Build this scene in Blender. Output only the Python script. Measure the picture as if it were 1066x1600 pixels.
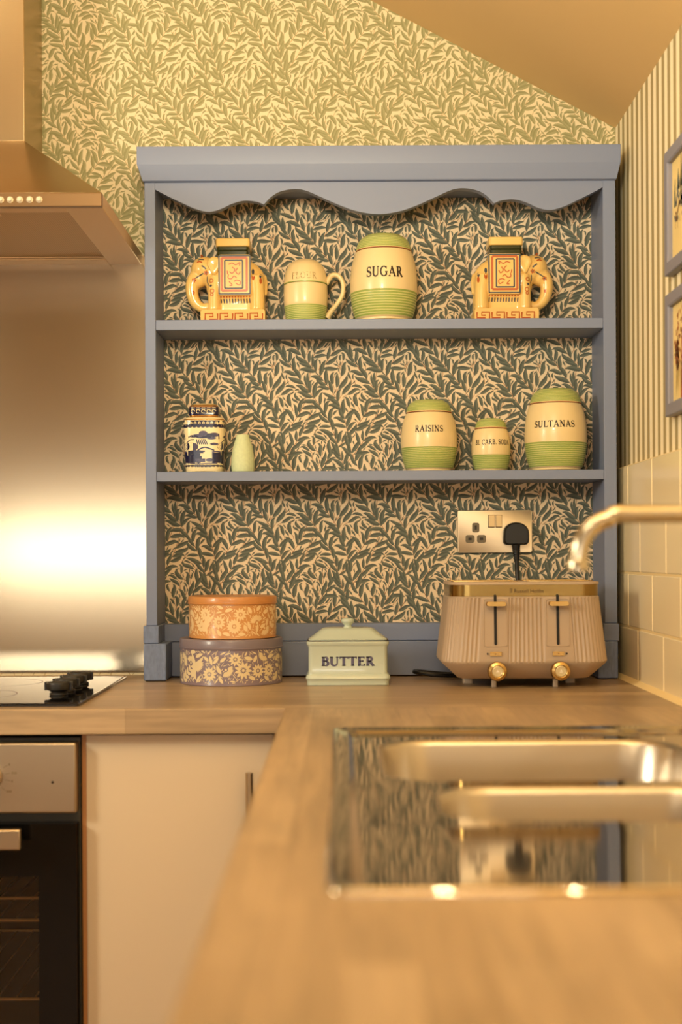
import bpy, bmesh, math, random
import numpy as np
from mathutils import Vector, Matrix

for _o in list(bpy.data.objects):
    bpy.data.objects.remove(_o)
S = bpy.context.scene
COL = S.collection
PI = math.pi

# ------------------------------------------------------------------ camera, light, exposure
cd = bpy.data.cameras.new('camera')
cam = bpy.data.objects.new('camera', cd)
COL.objects.link(cam)
cd.sensor_fit = 'VERTICAL'
cd.sensor_height = 36
cd.lens = 2150 / 1600 * 36
cd.shift_y = 68 / 1600
cd.clip_start = 0.05
ROLL = math.radians(0.3)
cam.rotation_euler = (Matrix.Rotation(PI / 2, 3, 'X') @ Matrix.Rotation(-ROLL, 3, 'Z')).to_euler()
cd.dof.use_dof = True
cd.dof.focus_distance = 2.56
cd.dof.aperture_fstop = 2.9
S.camera = cam
S.view_settings.view_transform = 'Standard'
S.view_settings.look = 'None'
S.view_settings.exposure = -0.3
S.view_settings.gamma = 1.0
S.view_settings.use_curve_mapping = False
S.cycles.max_bounces = 10
S.cycles.diffuse_bounces = 5
S.cycles.glossy_bounces = 6
S.cycles.caustics_reflective = False
S.cycles.caustics_refractive = False
S.cycles.sample_clamp_indirect = 6

W = bpy.data.worlds.new('world')
S.world = W
W.use_nodes = True
W.node_tree.nodes['Background'].inputs[0].default_value = (1.0, 0.8, 0.55, 1)
W.node_tree.nodes['Background'].inputs[1].default_value = 0.1

def area(name, loc, aim, sx, sy, power, color, spread=180):
    l = bpy.data.lights.new(name, 'AREA')
    l.shape = 'RECTANGLE'; l.size = sx; l.size_y = sy
    l.energy = power; l.color = color
    l.spread = math.radians(spread)
    o = bpy.data.objects.new(name, l); COL.objects.link(o)
    o.location = loc
    o.rotation_euler = (Vector(aim) - Vector(loc)).to_track_quat('-Z', 'Y').to_euler()
    return o

def bulb(name, loc, power, color, r=0.014):
    l = bpy.data.lights.new(name, 'SPOT')
    l.energy = power; l.color = color; l.shadow_soft_size = r
    l.spot_size = math.radians(150); l.spot_blend = 0.6
    o = bpy.data.objects.new(name, l); COL.objects.link(o)
    o.location = loc
    return o

WARM = (1.0, 0.87, 0.60)
SOFT = (1.0, 0.92, 0.71)
DAY = (1.0, 0.96, 0.86)
# the low window behind the camera, an added key light from the left, an added fill light brightening the sloped ceiling, and the downlights
area('window_daylight', (-0.75, -1.92, 0.03), (-0.75, 2.7, 0.03), 2.3, 0.15, 19, DAY)
area('added_left_key', (-1.90, 1.00, 0.58), (0.30, 2.65, 0.12), 0.44, 0.50, 41, SOFT)  # added key light from the left, no known window behind it
area('added_ceiling_fill', (-0.15, 0.75, 0.62), (0.05, 1.35, 1.2), 0.26, 0.26, 50, WARM)  # unseen fill light added to brighten the ceiling
DOWNLIGHTS = [(-0.95, 1.55, 8), (-0.45, 1.05, 8), (-0.95, 0.35, 9), (-0.45, -0.35, 9), (0.1, 0.55, 8), (0.33, 0.50, 7), (0.1, -0.6, 9)]
def ceil_z(x):
    return 0.836 + (0.543 - x) * 0.528
for _x, _y, _p in DOWNLIGHTS:
    bulb('downlight_bulb', (_x, _y, ceil_z(_x) - 0.035), _p, WARM)

# ------------------------------------------------------------------ materials
def lin(c):
    out = []
    for v in c:
        v = v / 255.0
        out.append(v / 12.92 if v <= 0.04045 else ((v + 0.055) / 1.055) ** 2.4)
    return tuple(out) + (1.0,)

_M = {}
def mat(name, rgb, rough=0.5, metal=0.0, coat=0.0, spec=0.5, bump=None, vary=None, emit=0):
    """bump=(scale, strength, (sx,sy,sz)); vary=(scale, amount, (sx,sy,sz))"""
    if name in _M:
        return _M[name]
    m = bpy.data.materials.new(name); m.use_nodes = True
    nt = m.node_tree; p = nt.nodes['Principled BSDF']
    p.inputs['Base Color'].default_value = lin(rgb)
    p.inputs['Roughness'].default_value = rough
    p.inputs['Metallic'].default_value = metal
    p.inputs['Coat Weight'].default_value = coat
    p.inputs['Coat Roughness'].default_value = 0.06
    p.inputs['Specular IOR Level'].default_value = spec
    def coords(sc):
        tc = nt.nodes.new('ShaderNodeTexCoord'); mp = nt.nodes.new('ShaderNodeMapping')
        mp.inputs['Scale'].default_value = sc
        nt.links.new(tc.outputs['Object'], mp.inputs['Vector'])
        return mp.outputs['Vector']
    if bump:
        n = nt.nodes.new('ShaderNodeTexNoise'); n.inputs['Scale'].default_value = bump[0]
        n.inputs['Detail'].default_value = 4
        nt.links.new(coords(bump[2] if len(bump) > 2 else (1, 1, 1)), n.inputs['Vector'])
        b = nt.nodes.new('ShaderNodeBump'); b.inputs['Strength'].default_value = bump[1]
        b.inputs['Distance'].default_value = 0.002
        nt.links.new(n.outputs['Fac'], b.inputs['Height'])
        nt.links.new(b.outputs['Normal'], p.inputs['Normal'])
    if vary:
        n = nt.nodes.new('ShaderNodeTexNoise'); n.inputs['Scale'].default_value = vary[0]
        n.inputs['Detail'].default_value = 5
        nt.links.new(coords(vary[2] if len(vary) > 2 else (1, 1, 1)), n.inputs['Vector'])
        r = nt.nodes.new('ShaderNodeMapRange')
        r.inputs['From Min'].default_value = 0.3; r.inputs['From Max'].default_value = 0.7
        r.inputs['To Min'].default_value = 1 - vary[1]; r.inputs['To Max'].default_value = 1 + vary[1]
        nt.links.new(n.outputs['Fac'], r.inputs['Value'])
        mx = nt.nodes.new('ShaderNodeVectorMath'); mx.operation = 'MULTIPLY'
        mx.inputs[0].default_value = lin(rgb)[:3]
        nt.links.new(r.outputs['Result'], mx.inputs[1])
        nt.links.new(mx.outputs['Vector'], p.inputs['Base Color'])
    if emit:
        p.inputs['Emission Color'].default_value = lin(rgb); p.inputs['Emission Strength'].default_value = emit
    _M[name] = m
    return m

def steel(name, rgb, rough, aniso=0.0, rot=0.0, bump=None):
    m = mat(name, rgb, rough, 1.0, bump=bump)
    p = m.node_tree.nodes['Principled BSDF']
    if aniso:
        p.inputs['Anisotropic'].default_value = aniso
        p.inputs['Anisotropic Rotation'].default_value = rot
        t = m.node_tree.nodes.new('ShaderNodeTangent'); t.direction_type = 'UV_MAP'
        m.node_tree.links.new(t.outputs['Tangent'], p.inputs['Tangent'])
    return m

def wood(name, along='X'):
    if name in _M:
        return _M[name]
    m = bpy.data.materials.new(name); m.use_nodes = True
    nt = m.node_tree; p = nt.nodes['Principled BSDF']
    tc = nt.nodes.new('ShaderNodeTexCoord')
    mp = nt.nodes.new('ShaderNodeMapping')
    if along == 'Y':
        mp.inputs['Rotation'].default_value = (0, 0, PI / 2)
    nt.links.new(tc.outputs['Object'], mp.inputs['Vector'])
    br = nt.nodes.new('ShaderNodeTexBrick')
    br.offset = 0.37; br.offset_frequency = 2
    br.inputs['Scale'].default_value = 1.0
    br.inputs['Brick Width'].default_value = 0.33
    br.inputs['Row Height'].default_value = 0.042
    br.inputs['Mortar Size'].default_value = 0.0004
    br.inputs['Mortar Smooth'].default_value = 0.6
    br.inputs['Bias'].default_value = 0.0
    br.inputs['Color1'].default_value = lin((184, 158, 124))
    br.inputs['Color2'].default_value = lin((162, 137, 105))
    br.inputs['Mortar'].default_value = lin((146, 119, 88))
    nt.links.new(mp.outputs['Vector'], br.inputs['Vector'])
    g = nt.nodes.new('ShaderNodeMapping'); g.inputs['Scale'].default_value = (5, 75, 75)
    nt.links.new(mp.outputs['Vector'], g.inputs['Vector'])
    n = nt.nodes.new('ShaderNodeTexNoise'); n.inputs['Scale'].default_value = 1.4
    n.inputs['Detail'].default_value = 6; n.inputs['Distortion'].default_value = 0.8
    nt.links.new(g.outputs['Vector'], n.inputs['Vector'])
    r = nt.nodes.new('ShaderNodeMapRange')
    r.inputs['From Min'].default_value = 0.3; r.inputs['From Max'].default_value = 0.72
    r.inputs['To Min'].default_value = 0.8; r.inputs['To Max'].default_value = 1.12
    nt.links.new(n.outputs['Fac'], r.inputs['Value'])
    k = nt.nodes.new('ShaderNodeTexNoise'); k.inputs['Scale'].default_value = 6
    k2 = nt.nodes.new('ShaderNodeMapping'); k2.inputs['Scale'].default_value = (0.6, 2.2, 2.2)
    nt.links.new(mp.outputs['Vector'], k2.inputs['Vector']); nt.links.new(k2.outputs['Vector'], k.inputs['Vector'])
    r2 = nt.nodes.new('ShaderNodeMapRange')
    r2.inputs['From Min'].default_value = 0.25; r2.inputs['From Max'].default_value = 0.75
    r2.inputs['To Min'].default_value = 0.8; r2.inputs['To Max'].default_value = 1.16
    nt.links.new(k.outputs['Fac'], r2.inputs['Value'])
    a = nt.nodes.new('ShaderNodeVectorMath'); a.operation = 'MULTIPLY'
    nt.links.new(br.outputs['Color'], a.inputs[0]); nt.links.new(r.outputs['Result'], a.inputs[1])
    b = nt.nodes.new('ShaderNodeVectorMath'); b.operation = 'MULTIPLY'
    nt.links.new(a.outputs['Vector'], b.inputs[0]); nt.links.new(r2.outputs['Result'], b.inputs[1])
    nt.links.new(b.outputs['Vector'], p.inputs['Base Color'])
    p.inputs['Roughness'].default_value = 0.33
    bp = nt.nodes.new('ShaderNodeBump'); bp.inputs['Strength'].default_value = 0.08; bp.inputs['Distance'].default_value = 0.001
    nt.links.new(n.outputs['Fac'], bp.inputs['Height']); nt.links.new(bp.outputs['Normal'], p.inputs['Normal'])
    _M[name] = m
    return m

# ------------------------------------------------------------------ mesh helpers
class MB:
    def __init__(self):
        self.v = []; self.f = []; self.mi = []; self.uv = None
    def add(self, vs, fs, m=0):
        o = len(self.v)
        self.v.extend([tuple(p) for p in vs])
        for q in fs:
            self.f.append(tuple(i + o for i in q)); self.mi.append(m)
        return self
    def box(self, x0, x1, y0, y1, z0, z1, m=0):
        vs = [(x0, y0, z0), (x1, y0, z0), (x1, y1, z0), (x0, y1, z0), (x0, y0, z1), (x1, y0, z1), (x1, y1, z1), (x0, y1, z1)]
        return self.add(vs, [(3, 2, 1, 0), (4, 5, 6, 7), (0, 1, 5, 4), (1, 2, 6, 5), (2, 3, 7, 6), (3, 0, 4, 7)], m)
    def quad(self, a, b, c, d, m=0):
        return self.add([a, b, c, d], [(0, 1, 2, 3)], m)
    def loft(self, loops, m=0, cap0=True, cap1=True, closed=True, mats=None):
        n = len(loops[0]); o = len(self.v)
        for lp in loops:
            self.v.extend([tuple(p) for p in lp])
        for k in range(len(loops) - 1):
            mm = mats[k] if mats else m
            for i in range(n if closed else n - 1):
                j = (i + 1) % n
                self.f.append((o + k * n + i, o + k * n + j, o + (k + 1) * n + j, o + (k + 1) * n + i)); self.mi.append(mm)
        if cap0:
            self.f.append(tuple(o + i for i in reversed(range(n)))); self.mi.append(mats[0] if mats else m)
        if cap1:
            self.f.append(tuple(o + (len(loops) - 1) * n + i for i in range(n))); self.mi.append(mats[-1] if mats else m)
        return self
    def lathe(self, prof, c=(0, 0, 0), seg=56, m=0, mats=None, cap0=True, cap1=True, sy=1.0):
        loops = [[(c[0] + r * math.cos(2 * PI * i / seg), c[1] + sy * r * math.sin(2 * PI * i / seg), c[2] + z) for i in range(seg)] for r, z in prof]
        return self.loft(loops, m, cap0, cap1, True, mats)
    def tube(self, pts, r, seg=12, m=0, caps=True):
        pts = [Vector(p) for p in pts]
        rs = r if isinstance(r, (list, tuple)) else [r] * len(pts)
        loops = []; up = None
        for i, p in enumerate(pts):
            t = (pts[min(i + 1, len(pts) - 1)] - pts[max(i - 1, 0)]).normalized()
            if up is None:
                up = Vector((0, 0, 1)) if abs(t.z) < 0.9 else Vector((0, 1, 0))
            a = (up - t * up.dot(t)).normalized(); up = a
            b = t.cross(a)
            loops.append([p + (a * math.cos(2 * PI * k / seg) + b * math.sin(2 * PI * k / seg)) * rs[i] for k in range(seg)])
        return self.loft(loops, m, caps, caps)
    def prism(self, poly, y0, y1, m=0):
        """poly in (x,z), extruded along y"""
        return self.loft([[(x, y0, z) for x, z in poly], [(x, y1, z) for x, z in poly]], m)
    def build(self, name, mats, parent=None, smooth=35, bevel=0, bseg=2, sub=0):
        me = bpy.data.meshes.new(name)
        me.from_pydata(self.v, [], self.f)
        if not isinstance(mats, (list, tuple)):
            mats = [mats]
        for mm in mats:
            me.materials.append(mm)
        me.polygons.foreach_set('material_index', self.mi)
        bm = bmesh.new(); bm.from_mesh(me)
        if not getattr(self, 'flat', False):
            bmesh.ops.recalc_face_normals(bm, faces=bm.faces)
        bm.to_mesh(me); bm.free()
        if self.uv:
            ul = me.uv_layers.new(name='UVMap')
            for lp in me.loops:
                co = me.vertices[lp.vertex_index].co
                ul.data[lp.index].uv = self.uv(co)
        me.update()
        ob = bpy.data.objects.new(name, me)
        COL.objects.link(ob)
        if smooth:
            me.polygons.foreach_set('use_smooth', [True] * len(me.polygons))
            me.set_sharp_from_angle(angle=math.radians(smooth))
        if bevel:
            bv = ob.modifiers.new('bevel', 'BEVEL'); bv.width = bevel; bv.segments = bseg
            bv.limit_method = 'ANGLE'; bv.angle_limit = math.radians(40); bv.harden_normals = False
        if sub:
            sb = ob.modifiers.new('sub', 'SUBSURF'); sb.levels = sub; sb.render_levels = sub
        if parent:
            ob.parent = parent
        return ob

def tag(o, label=None, cat=None, group=None, kind=None):
    if label: o['label'] = label
    if cat: o['category'] = cat
    if group: o['group'] = group
    if kind: o['kind'] = kind
    return o

def thing(name, label, cat, loc, group=None, rz=0):
    o = bpy.data.objects.new(name, None); COL.objects.link(o)
    o.location = loc; o.rotation_euler = (0, 0, rz)
    o.empty_display_size = 0.05
    return tag(o, label, cat, group)

def part_copy(o, parent, loc=None, name=None):
    c = o.copy(); COL.objects.link(c); c.parent = parent
    if loc is not None: c.location = loc
    return c

def copy_tree(o, parent=None):
    c = o.copy(); COL.objects.link(c)
    if parent: c.parent = parent
    for ch in list(o.children):
        copy_tree(ch, c)
    return c

def rrect(cx, cy, hx, hy, r, z, n=6):
    pts = []
    for qx, qy, a0 in ((1, 1, 0), (-1, 1, 90), (-1, -1, 180), (1, -1, 270)):
        for k in range(n + 1):
            a = math.radians(a0 + 90 * k / n)
            pts.append((cx + qx * (hx - r) + r * math.cos(a), cy + qy * (hy - r) + r * math.sin(a), z))
    return pts

def rrect_xz(cx, cz, hx, hz, r, n=5):
    return [(p[0], p[1]) for p in rrect(cx, cz, hx, hz, r, 0, n)]

def smooth_path(pts, n=8):
    """Catmull-Rom through pts"""
    P = [Vector(p) for p in pts]
    P = [P[0] * 2 - P[1]] + P + [P[-1] * 2 - P[-2]]
    out = []
    for i in range(1, len(P) - 2):
        for k in range(n):
            t = k / n
            a, b, c, d = P[i - 1], P[i], P[i + 1], P[i + 2]
            out.append(0.5 * ((2 * b) + (-a + c) * t + (2 * a - 5 * b + 4 * c - d) * t * t + (-a + 3 * b - 3 * c + d) * t ** 3))
    out.append(P[-2])
    return out

# ------------------------------------------------------------------ flat painted shapes: each lives in (u,v) and is mapped on to a surface
def stroke_poly(pts, w):
    """strip quads of a 2D polyline; w is a width or list"""
    n = len(pts); ws = w if isinstance(w, (list, tuple)) else [w] * n
    L, R = [], []
    for i in range(n):
        a = pts[max(i - 1, 0)]; b = pts[min(i + 1, n - 1)]
        dx, dy = b[0] - a[0], b[1] - a[1]; d = math.hypot(dx, dy) or 1e-9
        nx, ny = -dy / d, dx / d
        L.append((pts[i][0] + nx * ws[i] / 2, pts[i][1] + ny * ws[i] / 2))
        R.append((pts[i][0] - nx * ws[i] / 2, pts[i][1] - ny * ws[i] / 2))
    return [(R[i], R[i + 1], L[i + 1], L[i]) for i in range(n - 1)]

def arc2(cx, cy, rx, ry, a0, a1, n=10):
    return [(cx + rx * math.cos(math.radians(a0 + (a1 - a0) * k / n)), cy + ry * math.sin(math.radians(a0 + (a1 - a0) * k / n))) for k in range(n + 1)]

def line2(x0, y0, x1, y1, n=4):
    return [(x0 + (x1 - x0) * k / n, y0 + (y1 - y0) * k / n) for k in range(n + 1)]

TK, TN = 0.205, 0.105
def glyph(ch, tk=TK, tn=TN, sf=0.16):
    """roman capital with serifs: (list of quads, advance), height 1"""
    q = []
    def S_(pts, w): q.extend(stroke_poly(pts, w))
    def serif(x, y, w=None): S_(line2(x - sf, y, x + sf, y, 2), tn * 0.9)
    h = tn * 0.45
    if ch == 'I':
        S_(line2(0.2, 0, 0.2, 1), tk); serif(0.2, h); serif(0.2, 1 - h); return q, 0.42
    if ch == 'L':
        S_(line2(0.2, 0, 0.2, 1), tk); serif(0.2, 1 - h); S_(line2(0.06, h, 0.66, h), tn); S_(line2(0.64, 0, 0.64, 0.24, 2), tn); return q, 0.72
    if ch == 'T':
        S_(line2(0.4, 0, 0.4, 1), tk); S_(line2(0.02, 1 - h, 0.78, 1 - h), tn); serif(0.4, h)
        S_(line2(0.05, 1, 0.04, 0.78, 2), tn); S_(line2(0.75, 1, 0.76, 0.78, 2), tn); return q, 0.82
    if ch == 'E':
        S_(line2(0.2, 0, 0.2, 1), tk); S_(line2(0.05, 1 - h, 0.66, 1 - h), tn); S_(line2(0.05, h, 0.7, h), tn)
        S_(line2(0.2, 0.52, 0.54, 0.52), tn); S_(line2(0.64, 1, 0.65, 0.78, 2), tn); S_(line2(0.68, 0, 0.69, 0.24, 2), tn)
        S_(line2(0.53, 0.42, 0.53, 0.62, 2), tn); return q, 0.78
    if ch == 'F':
        S_(line2(0.2, 0, 0.2, 1), tk); S_(line2(0.05, 1 - h, 0.64, 1 - h), tn); serif(0.2, h)
        S_(line2(0.2, 0.52, 0.52, 0.52), tn); S_(line2(0.62, 1, 0.63, 0.78, 2), tn); return q, 0.7
    if ch == 'N':
        S_(line2(0.18, 0, 0.18, 1), tn); S_(line2(0.74, 0, 0.74, 1), tn); S_(line2(0.16, 1, 0.76, 0), tk)
        serif(0.18, h); serif(0.74, 1 - h); S_(line2(0.02, 1 - h, 0.2, 1 - h, 2), tn); return q, 0.94
    if ch == 'A':
        S_(line2(0.42, 1, 0.1, 0), tn); S_(line2(0.4, 1, 0.76, 0), tk); S_(line2(0.2, 0.33, 0.64, 0.33), tn * 0.9)
        S_(line2(-0.02, h, 0.24, h, 2), tn * .9); S_(line2(0.6, h, 0.9, h, 2), tn * .9); return q, 0.88
    if ch == 'R':
        S_(line2(0.2, 0, 0.2, 1), tk); serif(0.2, h); S_(line2(0.04, 1 - h, 0.36, 1 - h), tn)
        S_(arc2(0.34, 0.74, 0.24, 0.235, 90, -90, 10), [tn + (tk - tn) * math.sin(PI * k / 10) for k in range(11)])
        S_(line2(0.2, 0.505, 0.36, 0.505, 2), tn); S_(line2(0.36, 0.52, 0.74, 0.0), tk); S_(line2(0.66, h, 0.86, h, 2), tn * .9); return q, 0.86
    if ch == 'B':
        S_(line2(0.2, 0, 0.2, 1), tk); S_(line2(0.04, 1 - h, 0.38, 1 - h), tn); S_(line2(0.04, h, 0.4, h), tn); S_(line2(0.2, 0.53, 0.38, 0.53), tn)
        S_(arc2(0.36, 0.75, 0.21, 0.215, 90, -90, 10), [tn + (tk - tn) * math.sin(PI * k / 10) for k in range(11)])
        S_(arc2(0.38, 0.28, 0.27, 0.245, 90, -90, 10), [tn + (tk - tn) * math.sin(PI * k / 10) for k in range(11)]); return q, 0.78
    if ch == 'D':
        S_(line2(0.2, 0, 0.2, 1), tk); S_(line2(0.04, 1 - h, 0.4, 1 - h), tn); S_(line2(0.04, h, 0.4, h), tn)
        S_(arc2(0.38, 0.5, 0.4, 0.46, 90, -90, 14), [tn + (tk - tn) * math.sin(PI * k / 14) for k in range(15)]); return q, 0.9
    if ch == 'O':
        S_(arc2(0.46, 0.5, 0.38, 0.46, 0, 360, 24), [tn + (tk - tn) * abs(math.cos(2 * PI * k / 24)) for k in range(25)]); return q, 0.94
    if ch == 'U':
        S_(line2(0.18, 1, 0.18, 0.34), tk); S_(arc2(0.45, 0.34, 0.27, 0.3, 180, 360, 12), [tk + (tn - tk) * k / 12 for k in range(13)])
        S_(line2(0.72, 0.34, 0.72, 1), tn); serif(0.18, 1 - h); S_(line2(0.6, 1 - h, 0.86, 1 - h, 2), tn * .9); return q, 0.92
    if ch in 'CG':
        pts = arc2(0.46, 0.5, 0.38, 0.46, 42, 318, 18)
        S_(pts, [tn + (tk - tn) * abs(math.cos(math.radians(42 + 276 * k / 18))) for k in range(19)])
        S_(line2(0.74, 0.98, 0.74, 0.72, 2), tn)
        if ch == 'G':
            S_(line2(0.74, 0.12, 0.74, 0.44), tk); S_(line2(0.58, 0.44, 0.88, 0.44, 2), tn); return q, 0.94
        return q, 0.86
    if ch == 'S':
        up = arc2(0.33, 0.735, 0.23, 0.225, 30, 250, 10)
        lo = arc2(0.33, 0.265, 0.25, 0.225, 70, -150, 10)
        pts = up + lo; n = len(pts)
        S_(pts, [tn + (tk * 1.05 - tn) * math.exp(-((k - n / 2) / (n * 0.2)) ** 2) for k in range(n)])
        S_(line2(0.53, 0.98, 0.54, 0.74, 2), tn); S_(line2(0.1, 0.02, 0.1, 0.27, 2), tn); return q, 0.66
    if ch == '.':
        S_(line2(0.04, 0.08, 0.2, 0.08, 2), 0.16); return q, 0.26
    return q, 0.35

def text_quads(s, width, height, tk=TK, tn=TN, gap=0.06):
    out = []; x = 0.0
    for ch in s:
        q, adv = glyph(ch, tk, tn)
        out += [[(px + x, py) for px, py in quad] for quad in q]
        x += adv + gap
    tot = x - gap
    return [[((px - tot / 2) * width / tot, (py - 0.5) * height) for px, py in quad] for quad in out]

def paint(mb, quads, f, m):
    for q in quads:
        mb.add([f(*p) for p in q], [tuple(range(len(q)))], m)

def leaf_polys(bx, by, ang, L, wid, curv=0.0, hook=0.0, n=6, tipw=0.0):
    """curved willow leaf: returns two lists of quads (left half, right half)"""
    cx, cy = bx, by; cl = [(cx, cy)]; hs = [ang]
    for i in range(n):
        s = (i + 0.5) / n
        a = ang + curv * s + hook * max(0, s - 0.6) * 2.5
        cx += math.cos(a) * L / n; cy += math.sin(a) * L / n
        cl.append((cx, cy)); hs.append(a)
    Lp, Rp = [], []
    for i, (p, a) in enumerate(zip(cl, hs)):
        s = i / n
        w = wid / 2 * (math.sin(PI * min(1, s ** 0.85)) ** 0.8 if 0 < s < 1 else tipw)
        Lp.append((p[0] - math.sin(a) * w, p[1] + math.cos(a) * w)); Rp.append((p[0] + math.sin(a) * w, p[1] - math.cos(a) * w))
    A = [(cl[i], cl[i + 1], Lp[i + 1], Lp[i]) for i in range(n)]
    B = [(Rp[i], Rp[i + 1], cl[i + 1], cl[i]) for i in range(n)]
    return A, B

def willow_tile(seed, TW=130.0, TH=250.0):
    """one repeat of a dense trailing-leaf pattern in millimetres: (stems, leaves)"""
    rnd = random.Random(seed)
    res = 0.5; nx, ny = int(TW / res), int(TH / res)
    occ = np.zeros((nx, ny), bool)
    leaves, stems = [], []
    ii = np.array((0, 0.34, 0.67))[None, :, None, None]; tt = np.linspace(0, 1, 7)[None, None, :, None]
    def cells(pair):
        Q = np.array(pair[0] + pair[1])
        a = Q[:, None, None, 0] * (1 - ii) + Q[:, None, None, 1] * ii
        b = Q[:, None, None, 3] * (1 - ii) + Q[:, None, None, 2] * ii
        P = (a + (b - a) * tt).reshape(-1, 2)
        return np.floor(P[:, 0] / res).astype(int) % nx, np.floor(P[:, 1] / res).astype(int) % ny
    def try_leaf(x, y, ang, L, wid, cv, hk, tol):
        ix, iy = cells(leaf_polys(x, y, ang, L, wid + 2.1, cv, hk))
        if occ[ix, iy].mean() > tol:
            return False
        real = leaf_polys(x, y, ang, L, wid, cv, hk)
        ix, iy = cells(real)
        occ[ix, iy] = True
        leaves.append(real)
        return True
    def stem_at(x0, y0, dr, amp, ph, t):
        return (x0 + dr * TW * t + amp * math.sin(2 * PI * t + ph), y0 + TH * t)
    N = 26
    for (x0, y0, dr, amp, ph) in ((8, 0, -1, 14, 0.3), (73, 60, -1, 10, 2.6), (30, 20, 1, 16, 1.2), (95, 90, 1, 12, 4.0)):
        pts = [stem_at(x0, y0, dr, amp, ph, k / 120) for k in range(121)]
        stems.append(stroke_poly(pts[::2], 1.2))
        for i in range(0, 120, 4):
            p, q = pts[i], pts[i + 1]
            a = math.atan2(q[1] - p[1], q[0] - p[0])
            for sd in ((1, -1) if (i // 4) % 2 else (-1, 1)):
                for k in range(10):
                    L = rnd.uniform(28, 36) * (1 - 0.04 * k)
                    sp = rnd.uniform(0.25, 1.05)
                    if try_leaf(p[0], p[1], a + sd * sp, L, L * rnd.uniform(0.23, 0.28), -sd * rnd.uniform(-0.6, 0.9), sd * rnd.choice((1, 1, -0.6)) * rnd.uniform(0.4, 1.3), 0.06):
                        break
    for L0, tries, tol in ((33, 900, 0.0), (28, 1200, 0.0), (23, 1500, 0.005), (17, 1500, 0.01), (13, 1800, 0.01), (10, 1500, 0.02)):
        for _ in range(tries):
            x, y = rnd.uniform(0, TW), rnd.uniform(0, TH)
            s = rnd.choice((-1, 1))
            a = PI / 2 + s * rnd.uniform(0.1, 1.2)
            L = L0 * rnd.uniform(0.92, 1.08)
            if try_leaf(x, y, a, L, L * rnd.uniform(0.23, 0.28), rnd.uniform(-1.2, 1.2), rnd.choice((-1, 1)) * rnd.uniform(0.3, 2.5), tol):
                bx, by = x - math.cos(a) * 8, y - math.sin(a) * 8
                stems.append(stroke_poly([(bx - 1, by - 2), ((bx + x) / 2, (by + y) / 2), (x, y)], 1.0))
    return stems, leaves

def willow_panel(name, x0, x1, z0, z1, y, seed, mats, parent=None, skip=None, back=0.0, cut=None):
    """papered panel facing -Y: a board whose printed leaves are part of its own mesh.  mats = ground, leaf, leaf shade, stem"""
    stems, leaves = willow_tile(seed)
    TW, TH = 0.130, 0.250
    mb = MB(); mb.flat = True
    V, F, MI = [], [], []
    cnt = 0
    for i in range(int(math.floor(x0 / TW)) - 1, int(math.ceil(x1 / TW)) + 2):
        for j in range(int(math.floor(z0 / TH)) - 2, int(math.ceil(z1 / TH)) + 2):
            ox, oz = i * TW, j * TH
            for lay, (items, m) in enumerate(((stems, 3), (leaves, 1))):
                for it in items:
                    px = it[0][0] if m == 3 else it[0][0][0]
                    cx, cz = px[0] / 1000 + ox, px[1] / 1000 + oz
                    if cx < x0 - 0.05 or cx > x1 + 0.05 or (m == 1 and (cz < z0 - 0.05 or cz > z1 + 0.05)):
                        if m == 1 or len(it) < 5: continue
                    if skip and m == 1 and skip(cx, cz): continue
                    cnt += 1; dy = 0.0001 if m == 3 else 0.0002 + (cnt * 0.618034 % 1) * 0.0004
                    for h, half in enumerate((it,) if m == 3 else it):
                        for q in half:
                            o = len(V)
                            V.extend([(p[0] / 1000 + ox, y - dy, p[1] / 1000 + oz) for p in q])
                            F.append(tuple(range(o, o + 4))); MI.append(m + h if m == 1 else 3)
    me = bpy.data.meshes.new('t'); me.from_pydata(V, [], F); me.polygons.foreach_set('material_index', MI)
    bm = bmesh.new(); bm.from_mesh(me)
    bmesh.ops.remove_doubles(bm, verts=bm.verts, dist=1e-7)
    planes = [((x0, 0, 0), (-1, 0, 0)), ((x1, 0, 0), (1, 0, 0)), ((0, 0, z0), (0, 0, -1)), ((0, 0, z1), (0, 0, 1))] + (cut or [])
    for co, no in planes:
        bmesh.ops.bisect_plane(bm, geom=bm.verts[:] + bm.edges[:] + bm.faces[:], plane_co=co, plane_no=no, clear_outer=True)
    for f in bm.faces:
        f.normal_update()
        if f.normal.y > 0: f.normal_flip()
    bm.to_mesh(me); bm.free()
    body = MB().box(x0, x1, y, y + back, z0, z1)
    V0 = [tuple(v.co) for v in me.vertices]
    F0 = [tuple(p.vertices) for p in me.polygons]; M0 = [p.material_index for p in me.polygons]
    bpy.data.meshes.remove(me)
    if cut:
        body = MB()
        poly = cut_poly(x0, x1, z0, z1)
        body.prism(poly, y, y + back)
    o = len(body.v)
    body.v.extend(V0); body.f.extend([tuple(i + o for i in f) for f in F0]); body.mi.extend(M0)
    body.flat = True
    return body.build(name, mats, parent, smooth=0)

def cut_poly(x0, x1, z0, z1):
    """the back wall's outline under the sloping ceiling"""
    zr = ceil_z(x1)
    return [(x0, z0), (x1, z0), (x1, zr), (x0, ceil_z(x0))]

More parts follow.
